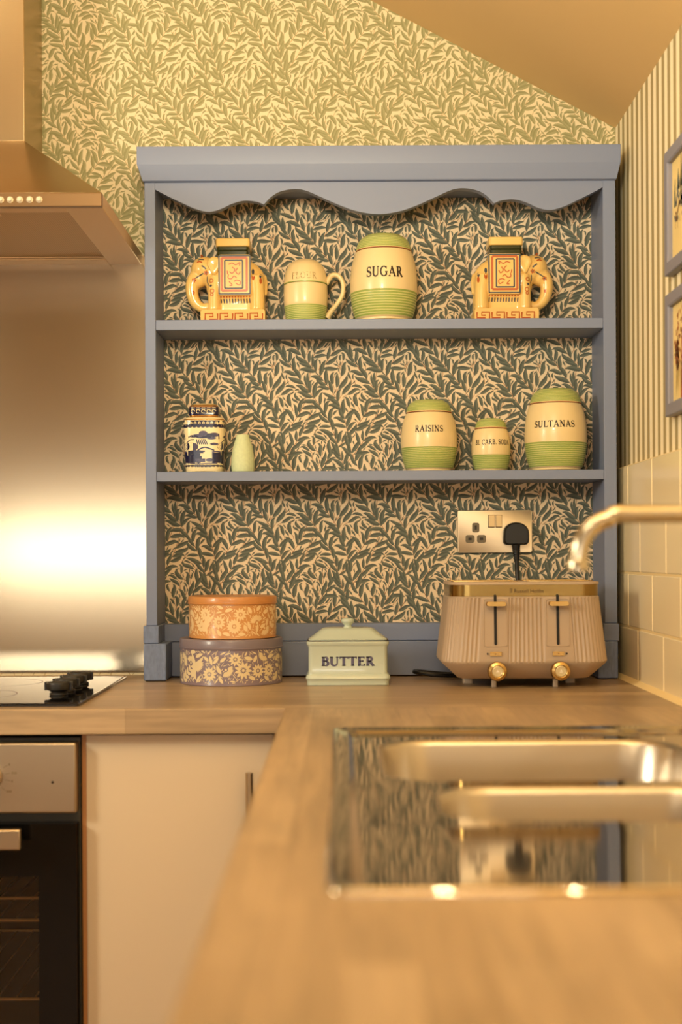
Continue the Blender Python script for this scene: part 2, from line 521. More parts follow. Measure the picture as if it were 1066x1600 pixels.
# ------------------------------------------------------------------ the setting
XR, YB, ZF, XL, YF = 0.543, 2.70, -1.132, -1.95, -2.0
PAPER = [mat('wall_paper_cream', (230, 212, 172), 0.75), mat('leaf_olive', (148, 142, 96), 0.75), mat('leaf_olive_pale', (164, 157, 112), 0.75), mat('stem_ochre', (190, 160, 108), 0.75)]
def skip_wall(x, z):
    return (-0.35 < x < 0.50 and z < 0.68) or (x < -0.40 and z < 0.52) or x < -0.70 or z > ceil_z(x) + 0.03 or z < -0.24
wb = willow_panel('wall_back', XL, XR, ZF, 2.2, YB, 5, PAPER, skip=skip_wall, back=0.08, cut=[((XR, 0, ceil_z(XR)), Vector((0.528, 0, 1)).normalized())])
tag(wb, kind='structure')

def stripes():
    m = bpy.data.materials.new('striped_paper'); m.use_nodes = True
    nt = m.node_tree; p = nt.nodes['Principled BSDF']; p.inputs['Roughness'].default_value = 0.75
    tc = nt.nodes.new('ShaderNodeTexCoord'); sx = nt.nodes.new('ShaderNodeSeparateXYZ')
    nt.links.new(tc.outputs['Object'], sx.inputs[0])
    def math_(op, a, b):
        n = nt.nodes.new('ShaderNodeMath'); n.operation = op
        if isinstance(a, (int, float)): n.inputs[0].default_value = a
        else: nt.links.new(a, n.inputs[0])
        n.inputs[1].default_value = b
        return n.outputs[0]
    fr = math_('FRACT', math_('DIVIDE', math_('ADD', sx.outputs['Y'], 4.006), 0.0405), 0)
    st = math_('GREATER_THAN', fr, 0.53)
    mx = nt.nodes.new('ShaderNodeMixRGB'); nt.links.new(st, mx.inputs[0])
    mx.inputs[1].default_value = lin((252, 238, 202)); mx.inputs[2].default_value = lin((170, 152, 106))
    nt.links.new(mx.outputs[0], p.inputs['Base Color'])
    return m
tag(MB().box(XR, XR + 0.08, YF, YB + 0.08, ZF, ceil_z(XR)).build('wall_right', stripes(), smooth=0), kind='structure')
PLAIN = mat('plain_warm_wall', (206, 188, 156), 0.8)
tag(MB().box(XL - 0.08, XL, YF, YB + 0.08, ZF, ceil_z(XL)).build('wall_left', PLAIN, smooth=0), kind='structure')
tag(MB().prism([(XL, ZF), (XR, ZF), (XR, ceil_z(XR)), (XL, ceil_z(XL))], YF - 0.08, YF).build('wall_front', PLAIN, smooth=0), kind='structure')
tag(MB().box(XL, XR, YF, YB, ZF - 0.06, ZF).build('floor', mat('floor_tan', (150, 118, 84), 0.5, vary=(3, 0.1)), smooth=0), kind='structure')
tag(MB().prism([(XL - 0.08, ceil_z(XL - 0.08)), (XR + 0.08, ceil_z(XR + 0.08)), (XR + 0.08, ceil_z(XR + 0.08) + 0.07), (XL - 0.08, ceil_z(XL - 0.08) + 0.07)], YF - 0.08, YB + 0.08)
    .build('ceiling', mat('ceiling_paint', (212, 178, 124), 0.85), smooth=0), kind='structure')
# the window behind the camera
wf = MB()
for bx in ((-2.02, -1.98), (-0.55, -0.49), (-1.28, -1.24)):
    wf.box(bx[0] if bx[0] > -1.94 else -1.94, bx[1] if bx[1] > -1.9 else -1.90, YF, YF + 0.05, -0.2, 0.4)
wf.box(-1.94, -0.49, YF, YF + 0.05, 0.36, 0.4); wf.box(-1.94, -0.49, YF, YF + 0.05, -0.2, -0.16)
tag(wf.build('window_1', mat('window_white', (225, 215, 195), 0.4), smooth=0), kind='structure')

wf = MB()  # made-up window frame added around the left key light
for (ya, yb) in ((0.70, 0.74), (1.26, 1.30)): wf.box(XL, XL + 0.035, ya, yb, 0.28, 0.88)
for (za, zb_) in ((0.28, 0.32), (0.84, 0.88)): wf.box(XL, XL + 0.035, 0.74, 1.26, za, zb_)
tag(wf.build('added_side_frame', mat('window_white', (225, 215, 195), 0.4), smooth=0), kind='structure')

# tiled band on the right wall
XT = 0.530
tl = MB()
ROWS = [(-0.232, -0.1345), (-0.1345, -0.0347), (-0.0347, 0.0650), (0.0650, 0.1648)]
TLEN = 0.1955
for r, (za, zb) in enumerate(ROWS):
    y0 = (2.263 if r % 2 == 0 else 2.343) + 3 * TLEN
    if r == 2: y0 = 2.243 + 3 * TLEN
    g = 0.0016
    for k in range(0, 16):
        a, b = y0 - (k + 1) * TLEN + g, min(y0 - k * TLEN - g, YB)
        if b - a < 0.01 or a > YB: continue
        hy, hz = (b - a) / 2, (zb - za) / 2 - g
        lo = [(XT + 0.012, p[0], p[1]) for p in rrect((a + b) / 2, (za + zb) / 2, hy, hz, 0.002, 0, 2)]
        mid = [(XT + 0.0015, p[0], p[1]) for p in rrect((a + b) / 2, (za + zb) / 2, hy, hz, 0.002, 0, 2)]
        hi = [(XT, p[0], p[1]) for p in rrect((a + b) / 2, (za + zb) / 2, hy - 0.002, hz - 0.002, 0.002, 0, 2)]
        tl.loft([lo, mid, hi], 0)
tl.box(XT + 0.0012, XR, -0.6, YB, -0.232, 0.1640, 1)
tl.add([(XT - 0.0135, -0.6, -0.2319), (XT + 0.002, -0.6, -0.2319), (XT + 0.002, -0.6, -0.225), (XT - 0.0135, YB, -0.2319), (XT + 0.002, YB, -0.2319), (XT + 0.002, YB, -0.225)],
       [(0, 1, 2), (5, 4, 3), (0, 2, 5, 3), (0, 3, 4, 1), (1, 4, 5, 2)], 1)
tag(tl.build('trim_1', [mat('tile_cream', (252, 234, 192), 0.22, coat=0.1, bump=(7, 0.12)), mat('grout_cream', (238, 214, 160), 0.7)], smooth=12), kind='structure')

# recessed downlights
for i, (dx, dy, _p) in enumerate(DOWNLIGHTS):
    if i == 0:
        d0 = thing('ceiling_downlight', 'small round recessed brass downlight in the sloping ceiling', 'ceiling light', (dx, dy, ceil_z(dx)), 'recessed ceiling downlights')
        d0.rotation_euler = (0, math.atan(0.528), 0)
        MB().lathe([(0.045, 0.0), (0.045, -0.004), (0.036, -0.007), (0.033, -0.004), (0.033, 0.0)]).build('trim_ring', steel('brass_trim', (200, 170, 120), 0.3), d0)
        MB().lathe([(0.0325, -0.001), (0.0325, -0.004)]).build('lens', mat('frosted_lens', (240, 230, 210), 0.5), d0)
        c = d0
    else:
        c = copy_tree(d0)
    c.location = (dx, dy, ceil_z(dx))

pu = thing('added_bowl_uplight', 'added unseen cream bowl around the ceiling fill light, hanging from the sloping ceiling', 'pendant light', (-0.15, 0.75, ceil_z(-0.15)))  # invented fixture, added to house the ceiling fill light
dz_ = 0.60 - ceil_z(-0.15)
MB().lathe([(0.0005, dz_ - 0.075), (0.06, dz_ - 0.068), (0.12, dz_ - 0.04), (0.155, dz_), (0.150, dz_), (0.115, dz_ - 0.034), (0.058, dz_ - 0.060), (0.0005, dz_ - 0.067)], seg=48).build('bowl', mat('plaster_cream', (230, 215, 185), 0.7), pu)
for k in range(3):
    an = 2 * PI * k / 3 + 0.5
    MB().tube([(0.150 * math.cos(an), 0.150 * math.sin(an), dz_ - 0.002), (0.01 * math.cos(an), 0.01 * math.sin(an), -0.02)], 0.0012, 6).build('chain', steel('brass_trim', (200, 170, 120), 0.3), pu)
MB().lathe([(0.05, 0.02), (0.05, -0.02), (0.01, -0.032), (0.0005, -0.033)], seg=32).build('ceiling_rose', mat('plaster_cream', (230, 215, 185), 0.7), pu)

# ------------------------------------------------------------------ worktops, cabinets
ZT, ZU = -0.232, -0.271
wt = MB().box(-1.80, 0.5405, 2.0965, 2.6995, ZU, ZT).build('worktop', wood('oak_staves_across', 'X'), bevel=0.0015)
tag(wt, 'oak block worktop along the patterned wall, carrying the hob, toaster and tins', 'worktop')
wt2 = MB()
SX0, SX1, SY0, SY1 = -0.012, 0.478, 0.938, 1.834
wt2.box(-0.0865, SX0 + 0.012, -0.55, 2.0960, ZU, ZT); wt2.box(SX1 - 0.012, 0.5300, -0.55, 2.0960, ZU, ZT)
wt2.box(SX0 + 0.012, SX1 - 0.012, -0.55, SY0 + 0.012, ZU, ZT); wt2.box(SX0 + 0.012, SX1 - 0.012, SY1 - 0.012, 2.0960, ZU, ZT)
wt2 = wt2.build('worktop', wood('oak_staves_along', 'Y'))
tag(wt2, 'blurred oak block worktop in the foreground with the steel sink set into it', 'worktop')

CREAM = mat('cabinet_gloss_cream', (216, 197, 170), 0.28, coat=0.2)
CARC = mat('carcass_oak', (176, 122, 70), 0.5)
BRUSH = steel('brushed_nickel', (205, 190, 165), 0.28)
def bow_handle(parent, x, y, z0, z1, side='y'):
    m = MB()
    L = z1 - z0
    m.tube([(x, y - 0.028, z0), (x, y - 0.028, z1)], 0.006, 14)
    for zz in (z0 + 0.035, z1 - 0.035):
        m.tube([(x, y, zz), (x, y - 0.028, zz)], 0.005, 10)
    return m.build('handle', BRUSH, parent)
c = thing('base_cabinet', 'cream gloss base cabinet with an upright bar handle, right of the oven', 'cabinet', (-0.25, 2.40, ZF))
bx = MB(); ox, oy, oz = c.location
zc = ZU - ZF
bx.box(-0.1515, -0.1345, -0.276, 0.28, 0.12, zc - 0.0005); bx.box(0.135, 0.150, -0.257, 0.28, 0.12, zc - 0.0005); bx.box(-0.1345, 0.135, -0.257, 0.28, 0.12, 0.136)
bx.box(-0.1345, 0.135, 0.27, 0.28, 0.136, zc - 0.0005); bx.box(-0.1345, 0.135, -0.257, -0.20, zc - 0.03, zc - 0.0005)
bx.build('carcass', CARC, c, smooth=0)
MB().box(-0.150, 0.150, -0.20, -0.185, 0, 0.1195).build('plinth', CREAM, c, smooth=0)
d = MB().box(-0.1345 - 0.0105, 0.1445, -0.277, -0.259, 0.125, zc - 0.004).build('door', CREAM, c, bevel=0.0015)
bow_handle(d, 0.1085, -0.277, -0.455 - oz, -0.330 - oz)
MB().box(0.1520, 0.1640, -0.274, -0.258, 0.125, zc - 0.004).build('filler_panel', CREAM, c, smooth=0)
# cabinets under the sink run (their doors face the room on the left)
c2 = thing('base_cabinet', 'cream gloss base cabinet run under the foreground worktop and sink', 'cabinet', (0.22, 0.9, ZF))
bx = MB(); bx.box(-0.285, -0.27, -1.4, 1.15, 0.12, zc - 0.0005); bx.box(0.27, 0.285, -1.4, 1.15, 0.12, zc - 0.0005); bx.box(-0.27, 0.27, -1.4, 1.15, 0.12, 0.136)
bx.box(-0.27, 0.27, -1.4, -1.385, 0.136, zc - 0.0005); bx.box(-0.27, 0.27, 1.135, 1.15, 0.136, zc - 0.0005)
bx.build('carcass', CARC, c2, smooth=0)
MB().box(-0.22, -0.205, -1.4, 1.15, 0, 0.1195).build('plinth', CREAM, c2, smooth=0)
for k in range(4):
    y0 = -1.395 + k * 0.636
    dd = MB().box(-0.304, -0.286, y0, y0 + 0.630, 0.125, zc - 0.004).build('door', CREAM, c2, bevel=0.0015)
    h = MB(); h.tube([(-0.332, y0 + 0.05, zc - 0.19), (-0.332, y0 + 0.05, zc - 0.06)], 0.006, 12)
    for zz in (zc - 0.16, zc - 0.09): h.tube([(-0.304, y0 + 0.05, zz), (-0.332, y0 + 0.05, zz)], 0.005, 10)
    h.build('handle', BRUSH, dd)

# ------------------------------------------------------------------ oven
BLK = mat('oven_black', (14, 12, 11), 0.10, spec=0.35)
OSTEEL = steel('oven_steel', (196, 178, 150), 0.30)
ov = thing('built_in_oven', 'black glass built-in oven with a steel control panel, under the hob', 'oven', (-0.70, 2.40, ZF))
oz = ZF
def Z(z): return z - ZF
body = MB()
x0, x1 = -0.296, 0.296
body.box(x0, x0 + 0.02, -0.275, 0.25, Z(-0.98), Z(-0.279)); body.box(x1 - 0.02, x1, -0.275, 0.25, Z(-0.98), Z(-0.279))
body.box(x0 + .02, x1 - .02, -0.275, 0.25, Z(-0.41), Z(-0.279)); body.box(x0 + .02, x1 - .02, -0.275, 0.25, Z(-0.98), Z(-0.93)); body.box(x0 + .02, x1 - .02, 0.22, 0.25, Z(-0.93), Z(-0.41))
body.build('casing', mat('oven_enamel', (66, 60, 46), 0.5), ov, smooth=0)
MB().box(x0, x1, -0.255, -0.245, 0, Z(-0.985)).build('plinth', CREAM, ov, smooth=0)
cp = MB().box(x0 + 0.004, x1 - 0.002, -0.302, -0.2755, Z(-0.391), Z(-0.2835)).build('control_panel', OSTEEL, ov, bevel=0.003, bseg=3)
mk = MB()
KX = -0.5395 + 0.70
for (a0, ln) in ((30, 5), (8, 7), (-12, 5), (-40, 7), (60, 4)):
    ca, sa = math.cos(math.radians(a0)), math.sin(math.radians(a0))
    mk.quad((KX + 0.026 * ca, -0.3023, Z(-0.334) + 0.026 * sa - 0.0004), (KX + 0.034 * ca, -0.3023, Z(-0.334) + 0.034 * sa - 0.0004), (KX + 0.034 * ca, -0.3023, Z(-0.334) + 0.034 * sa + 0.0004), (KX + 0.026 * ca, -0.3023, Z(-0.334) + 0.026 * sa + 0.0004))
    for q in range(ln - 4):
        xx = KX + 0.036 * ca + q * 0.0028; zz = Z(-0.334) + 0.036 * sa
        mk.quad((xx, -0.3023, zz - 0.0017), (xx + 0.0018, -0.3023, zz - 0.0017), (xx + 0.0018, -0.3023, zz + 0.0017), (xx, -0.3023, zz + 0.0017))
mk.build('dial_marks', mat('dial_print', (138, 116, 84), 0.6), cp, smooth=0)
kn = MB(); kn.lathe([(0.021, 0), (0.021, 0.006), (0.018, 0.008), (0.0165, 0.026), (0.014, 0.028), (0.001, 0.028)], seg=40)
for nm, kx in (('knob', KX - 0.0), ('knob', -0.12)):
    k = kn.build('knob', OSTEEL, cp); k.location = (kx, -0.3015, Z(-0.334)); k.rotation_euler = (PI / 2, 0, 0)
il = MB().lathe([(0.0022, 0), (0.0022, 0.0008), (0.0016, 0.0012), (0.0016, 0.0004)], seg=16).build('indicator_lens', mat('indicator_dark', (38, 24, 12), 0.2), cp)
il.location = (-0.4415 + 0.70, -0.3018, Z(-0.3435)); il.rotation_euler = (PI / 2, 0, 0)
dr = MB()
WX0, WX1, WZ0, WZ1 = -0.230, 0.2355, Z(-0.86), Z(-0.488)
DX0, DX1, DZ0, DZ1 = x0 + 0.002, x1 - 0.002, Z(-0.965), Z(-0.4075)
dr.box(DX0, WX0, -0.300, -0.2765, DZ0, DZ1); dr.box(WX1, DX1, -0.300, -0.2765, DZ0, DZ1)
dr.box(WX0, WX1, -0.300, -0.2765, DZ0, WZ0); dr.box(WX0, WX1, -0.300, -0.2765, WZ1, DZ1)
door = dr.build('door', BLK, ov, smooth=0)
gl = bpy.data.materials.new('tinted_glass'); gl.use_nodes = True
nt = gl.node_tree; nt.nodes.clear()
o_ = nt.nodes.new('ShaderNodeOutputMaterial'); mxs = nt.nodes.new('ShaderNodeMixShader'); tr = nt.nodes.new('ShaderNodeBsdfTransparent'); gs = nt.nodes.new('ShaderNodeBsdfGlossy'); fr = nt.nodes.new('ShaderNodeFresnel')
tr.inputs[0].default_value = lin((235, 222, 200)); gs.inputs['Roughness'].default_value = 0.03; fr.inputs['IOR'].default_value = 1.5
nt.links.new(fr.outputs[0], mxs.inputs[0]); nt.links.new(tr.outputs[0], mxs.inputs[1]); nt.links.new(gs.outputs[0], mxs.inputs[2]); nt.links.new(mxs.outputs[0], o_.inputs[0])
MB().box(WX0, WX1, -0.294, -0.290, WZ0, WZ1).build('window_pane', gl, door, smooth=0)
hd = MB(); hd.box(-0.24, -0.5115 + 0.70 + 0.029, -0.342, -0.330, Z(-0.4385), Z(-0.4080) + 0.0)
hdl = hd.build('handle', OSTEEL, door, bevel=0.002)
for xx in (-0.225, 0.195): MB().box(xx, xx + 0.012, -0.330, -0.3002, Z(-0.434), Z(-0.414)).build('handle_mount', BLK, hdl, smooth=0)
for zz in (-0.540, -0.575, -0.70):
    rk = MB()
    for yy in (-0.22, 0.18): rk.tube([(-0.272, yy, Z(zz)), (0.272, yy, Z(zz))], 0.0025, 8)
    for q in range(19): rk.tube([(-0.27 + 0.03 * q, -0.22, Z(zz)), (-0.27 + 0.03 * q, 0.18, Z(zz))], 0.0013, 6)
    rk.build('oven_rack', mat('rack_chrome', (235, 215, 180), 0.4, 0.3), ov)

# ------------------------------------------------------------------ hob
hb = thing('hob', 'black glass hob with four dark knobs, set in the worktop by the steel splashback', 'hob', (-0.698, 2.374, ZT))
hg = MB(); hg.loft([rrect(0, 0, 0.290, 0.240, 0.004, 0.0002, 3), rrect(0, 0, 0.290, 0.240, 0.004, 0.004, 3), rrect(0, 0, 0.2885, 0.2385, 0.004, 0.0052, 3)])
hg.build('glass_top', mat('hob_glass', (20, 18, 17), 0.04, spec=0.6), hb, smooth=30)
zn = MB()
for (cx, cy, r) in ((-0.13, 0.11, 0.10), (0.08, 0.12, 0.075), (-0.13, -0.11, 0.075), (0.07, -0.10, 0.09)):
    o = [(cx + r * math.cos(2 * PI * k / 48), cy + r * math.sin(2 * PI * k / 48), 0.0054) for k in range(48)]
    i_ = [(cx + (r - .0015) * math.cos(2 * PI * k / 48), cy + (r - .0015) * math.sin(2 * PI * k / 48), 0.0054) for k in range(48)]
    zn.loft([o, i_], cap0=False, cap1=False)
zn.build('zone_mark', mat('zone_print', (120, 80, 60), 0.3), hb)
kb = MB(); kb.lathe([(0.0150, 0.0053), (0.0150, 0.009), (0.0115, 0.0105), (0.0195, 0.0145), (0.0205, 0.024), (0.0195, 0.0268), (0.0005, 0.0268)], seg=40)
kb.box(-0.0225, 0.0225, -0.006, 0.006, 0.0135, 0.0268)
KNB = mat('knob_black', (22, 18, 15), 0.42)
first = None
for yy in (2.262, 2.325, 2.388, 2.450):
    loc = (-0.4655 + 0.698, yy - 2.374, 0)
    if first is None:
        first = kb.build('knob', KNB, hb, bevel=0.0008); first.location = loc
        first.rotation_euler = (0, 0, 0.05)
    else:
        part_copy(first, hb, loc)

# ------------------------------------------------------------------ steel splashback and extractor hood
SPL = steel('splash_steel', (204, 186, 156), 0.17)
sp = MB().box(-0.985, -0.3690, 2.6950, 2.6992, -0.2255, 0.590)
sp.uv = lambda co: (co.x, co.z)
sp = sp.build('steel_splashback', SPL, smooth=0)
tag(sp, 'tall brushed steel splashback panel on the wall between hob and hood', 'splashback')
HST = steel('hood_steel', (190, 166, 128), 0.32, bump=(60, 0.05, (0.3, 8, 8)))
HSB = mat('hood_lip_steel', (226, 192, 148), 0.38, 0.45)
hx0, hx1, hy0, hy1 = -0.9885, -0.3877, 2.245, 2.6995
hood = thing('extractor_hood', 'steel chimney extractor hood over the hob', 'extractor hood', (-0.688, 2.70, 0.573))
def HL(x, y, z): return (x + 0.688, y - 2.70, z - 0.573)
cx0, cx1, cy0 = -0.7945, -0.5816, 2.547
ch = MB(); a = HL(cx0, cy0, 0.770); b = HL(cx1, hy1, 1.42)
ch.prism([(a[0], a[2]), (b[0], a[2]), (b[0], ceil_z(cx1) - 0.573 - 0.002), (a[0], ceil_z(cx0) - 0.573 - 0.002)], a[1], b[1])
ch.build('chimney', HST, hood, bevel=0.0012)
cn = MB()
cn.loft([[HL(hx0, hy0, .5945), HL(hx1, hy0, .5945), HL(hx1, hy1, .5945), HL(hx0, hy1, .5945)],
         [HL(cx0, cy0, .770), HL(cx1, cy0, .770), HL(cx1, hy1, .770), HL(cx0, hy1, .770)]])
cn.build('canopy', HST, hood, bevel=0.001)
rim = MB()
# lip with open underside, frame strips and a recess for the filter
a = HL(hx0, hy0, .572); b = HL(hx1, hy1, .5943)
MB().box(a[0], b[0], a[1], a[1] + 0.0118, a[2], b[2]).build('control_strip', mat('strip_steel', (142, 112, 78), 0.34, 0.75), hood, bevel=0.0012)
rim.box(a[0], a[0] + 0.062, a[1] + .012, b[1], a[2], b[2]); rim.box(b[0] - 0.062, b[0], a[1] + .012, b[1], a[2], b[2])
rim.box(a[0] + .062, b[0] - .062, b[1] - 0.05, b[1], a[2], b[2]); rim.box(a[0] + .062, b[0] - .062, a[1] + 0.012, a[1] + .04, a[2], b[2])
rim.build('rim', HSB, hood, bevel=0.0012)
fm = mat('filter_mesh_metal', (160, 130, 92), 0.45, 0.3)
nt = fm.node_tree; p = nt.nodes['Principled BSDF']
tc = nt.nodes.new('ShaderNodeTexCoord'); vo = nt.nodes.new('ShaderNodeTexVoronoi'); vo.inputs['Scale'].default_value = 260; vo.inputs['Randomness'].default_value = 0.0
nt.links.new(tc.outputs['Object'], vo.inputs['Vector'])
rp = nt.nodes.new('ShaderNodeMapRange'); rp.inputs['From Max'].default_value = 0.7
mxc = nt.nodes.new('ShaderNodeMixRGB'); mxc.inputs[1].default_value = lin((156, 124, 86)); mxc.inputs[2].default_value = lin((222, 188, 142))
nt.links.new(vo.outputs['Distance'], rp.inputs['Value']); nt.links.new(rp.outputs['Result'], mxc.inputs[0]); nt.links.new(mxc.outputs[0], p.inputs['Base Color'])
for k in (0, 1):
    xa = a[0] + 0.0625 + k * 0.238; xb = xa + 0.2375
    f = MB().box(xa, xb, a[1] + 0.041, b[1] - 0.051, a[2] + 0.004, b[2] - 0.004).build('grease_filter', fm, hood, smooth=0)
    MB().box(xa, xb, b[1] - 0.062, b[1] - 0.056, a[2] + 0.0015, a[2] + 0.0039).build('filter_trim', HSB, f, bevel=0.0008)
    (MB().box(xb - 0.085, xb - 0.005, a[1] + 0.045, a[1] + 0.06, a[2] + 0.001, a[2] + 0.0039) if k == 0 else MB().box(xa + 0.005, xa + 0.12, a[1] + 0.045, a[1] + 0.07, a[2] + 0.001, a[2] + 0.0039)).build('filter_latch', HSB, f, bevel=0.0008)
bt = None
for px in (1.2, 15.8, 31, 46.6, 61.3):
    X = (px - 533 + 3) * 2.245 / 2150
    loc = HL(X, hy0, 0.5832)
    if bt is None:
        bt = MB().lathe([(0.0052, 0), (0.0052, 0.0015), (0.0040, 0.0022), (0.0040, 0.0052), (0.0034, 0.0062), (0.0005, 0.0062)], seg=24).build('button', mat('button_chrome', (244, 234, 210), 0.2, 0.35), hood)
        bt.rotation_euler = (PI / 2, 0, 0); bt.location = loc
    else:
        part_copy(bt, hood, loc)

# ------------------------------------------------------------------ painted shelf unit
BLUE = mat('blue_grey_paint', (120, 131, 160), 0.45, bump=(40, 0.06))
BLUEW = mat('blue_grey_worn', (112, 126, 158), 0.5, bump=(26, 0.9, (3, 1, 1)), vary=(70, 0.16, (3, 1, 1)))
UX0, UX1, UIL, UIR = -0.364, 0.516, -0.3440, 0.4925
su = thing('shelf_unit', 'blue-grey painted wooden shelf unit with a scalloped top and leaf-papered back', 'shelf unit', (0.076, 2.65, ZT))
OX, OY, OZ = 0.076, 2.65, ZT
def UB(m, x0, x1, y0, y1, z0, z1): return m.box(x0 - OX, x1 - OX, y0 - OY, y1 - OY, z0 - OZ, z1 - OZ)
for (xa, xb) in ((UX0, UIL), (UIR, UX1)):
    UB(MB(), xa, xb, 2.57, 2.6990, -0.129, 0.6985).build('side_panel', BLUE, su, bevel=0.001)
for (za, zb) in ((0.4225, 0.4417), (0.1400, 0.1583)):
    UB(MB(), UIL + .0002, UIR - .0002, 2.5705, 2.6895, za, zb).build('shelf', BLUE, su, bevel=0.001)
# cornice with sloping lower half
co = MB()
def crn(z, ov):
    return [(UX0 - ov - OX, 2.57 - ov - 0.004 - OY, z - OZ), (UX1 + ov * 0.62 - OX, 2.57 - ov - 0.004 - OY, z - OZ), (UX1 + ov * 0.62 - OX, 2.699 - OY, z - OZ), (UX0 - ov - OX, 2.699 - OY, z - OZ)]
co.loft([crn(0.6987, 0.000), crn(0.7000, 0.0025), crn(0.7270, 0.0112), crn(0.7290, 0.0118), crn(0.7612, 0.0118)])
co.build('cornice', BLUE, su, bevel=0.0008)
# valance: traced half outline, mirrored about the middle
half = [(243, 296), (262, 306), (285, 317), (305, 326), (326, 331), (345, 327), (362, 319), (381, 313.6), (398, 314.5), (406, 316.5), (413, 319.5)]
half2 = [(413, 319.5), (424, 308), (438, 299.5), (458, 295.5), (478, 297.5), (505, 309), (530, 320), (555, 329), (578, 333.5), (593, 334.5)]
def pv(p):
    u, v = p[0] - 533, 868 - p[1]
    c_, s_ = math.cos(ROLL), math.sin(ROLL)
    return ((u * c_ + v * s_) * 2.57 / 2150, (-u * s_ + v * c_) * 2.57 / 2150)
def smooth2(pts, n=5): return [(p[0], p[1]) for p in smooth_path([(a, b, 0) for a, b in pts], n)]
L_ = smooth2([pv(p) for p in half]) + smooth2([pv(p) for p in half2])[1:]
cxm = (UIL + UIR) / 2
L_ = [(UIL + (x - L_[0][0]) * (cxm - UIL) / (L_[-1][0] - L_[0][0]), z) for x, z in L_]
full = L_ + [(2 * cxm - x, z) for x, z in reversed(L_[:-1])]
va = MB()
top = [(x, 0.6980) for x, _ in full]
o = len(full)
for i in range(o - 1):
    (xa, za), (xb, zb) = full[i], full[i + 1]
    pass
loops_f = [(x - OX, 2.5702 - OY, z - OZ) for x, z in full] + [(x - OX, 2.5702 - OY, z - OZ) for x, z in reversed(top)]
n_ = len(full)
vs = []
for yy in (2.5702, 2.588):
    vs += [(x - OX, yy - OY, z - OZ) for x, z in full] + [(x - OX, yy - OY, 0.6980 - OZ) for x, z in full]
fs = []
for i in range(n_ - 1):
    fs.append((i, i + 1, n_ + i + 1, n_ + i)); fs.append((2 * n_ + i + 1, 2 * n_ + i, 3 * n_ + i, 3 * n_ + i + 1))
    fs.append((i + 1, i, 2 * n_ + i, 2 * n_ + i + 1)); fs.append((n_ + i, n_ + i + 1, 3 * n_ + i + 1, 3 * n_ + i))
fs.append((0, n_, 3 * n_, 2 * n_)); fs.append((n_ - 1, 3 * n_ - 1, 4 * n_ - 1, 2 * n_ - 1))
va.add(vs, fs)
va.build('valance', BLUE, su, smooth=30)
UPAPER = [mat('unit_paper_blush', (232, 210, 178), 0.75), mat('leaf_slate', (80, 87, 78), 0.75), mat('leaf_slate_pale', (102, 107, 95), 0.75), mat('stem_rust', (168, 120, 82), 0.75)]
wp = willow_panel('back_panel', UIL, UIR, -0.150, 0.6980, 2.69, 7, UPAPER, back=0.008)
wp.parent = su; wp.location = (-OX, -OY, -OZ)
UB(MB(), UIL, UIR, 2.650, 2.6898, -0.1640, -0.131).build('upper_rail', BLUE, su, bevel=0.001)
UB(MB(), -0.3250, 0.4760, 2.634, 2.6898, -0.2295, -0.1645).build('lower_rail', BLUE, su, bevel=0.001)
for (xa, xb, xc, xd) in ((-0.3672, -0.3252, -0.3685, -0.3400), (0.4762, 0.5135, 0.4885, 0.5170)):
    ft = UB(MB(), xa, xb, 2.552, 2.6990, -0.2305, -0.1620).build('foot', BLUEW, su, bevel=0.002)
    UB(MB(), xc, xd, 2.560, 2.6990, -0.1618, -0.1292).build('corner_block', BLUEW if xa < 0 else BLUE, ft, bevel=0.0015)
    if xa < 0:
        UB(MB(), xa + .003, xb - .003, 2.556, 2.69, -0.2318, -0.2306).build('gap_shadow', mat('foot_gap_shade', (40, 34, 30), 0.8), ft, smooth=0)  # dark sheet standing in for the shadowed gap under the left foot

# ------------------------------------------------------------------ storage jars
GLAZE = mat('jar_cream', (230, 206, 154), 0.34, coat=0.08)
GREEN = mat('jar_green', (148, 164, 84), 0.36, coat=0.1)
GROOVE = mat('jar_groove', (208, 206, 138), 0.4)
INK = mat('jar_ink', (40, 26, 18), 0.5)
RIM = mat('jar_rim_line', (168, 104, 60), 0.5)
def ribs(pa, pb, n, depth=0.0005):
    """profile points between pa and pb (r,z), with n raised green ribs and dark grooves between"""
    pts, ms = [], []
    for k in range(n):
        for t, dr, m in ((0.0, -depth, 1), (0.12, 0, 1), (0.72, 0, 2), (0.84, -depth, 2)):
            s = (k + t) / n
            pts.append((s, dr)); ms.append(m)
    return pts, ms
def interp(curve, z):
    for (ra, za), (rb, zb) in zip(curve, curve[1:]):
        if za <= z <= zb: return ra + (rb - ra) * (z - za) / (zb - za)
    return curve[-1][0] if z > curve[-1][1] else curve[0][0]
def barrel_curve(pts):
    c = smooth_path([(r, z, 0) for r, z in pts], 8)
    return [(p[0], p[1]) for p in c]
def ribbed(curve, za, zb, n, depth=0.0006):
    prof, ms = [], []
    for k in range(n):
        for t, dr, m in ((0.0, -depth, 2), (0.22, 0, 1), (0.74, 0, 1), (0.88, -depth, 2)):
            z = za + (zb - za) * (k + t) / n
            prof.append((interp(curve, z) + dr, z)); ms.append(m)
    return prof, ms
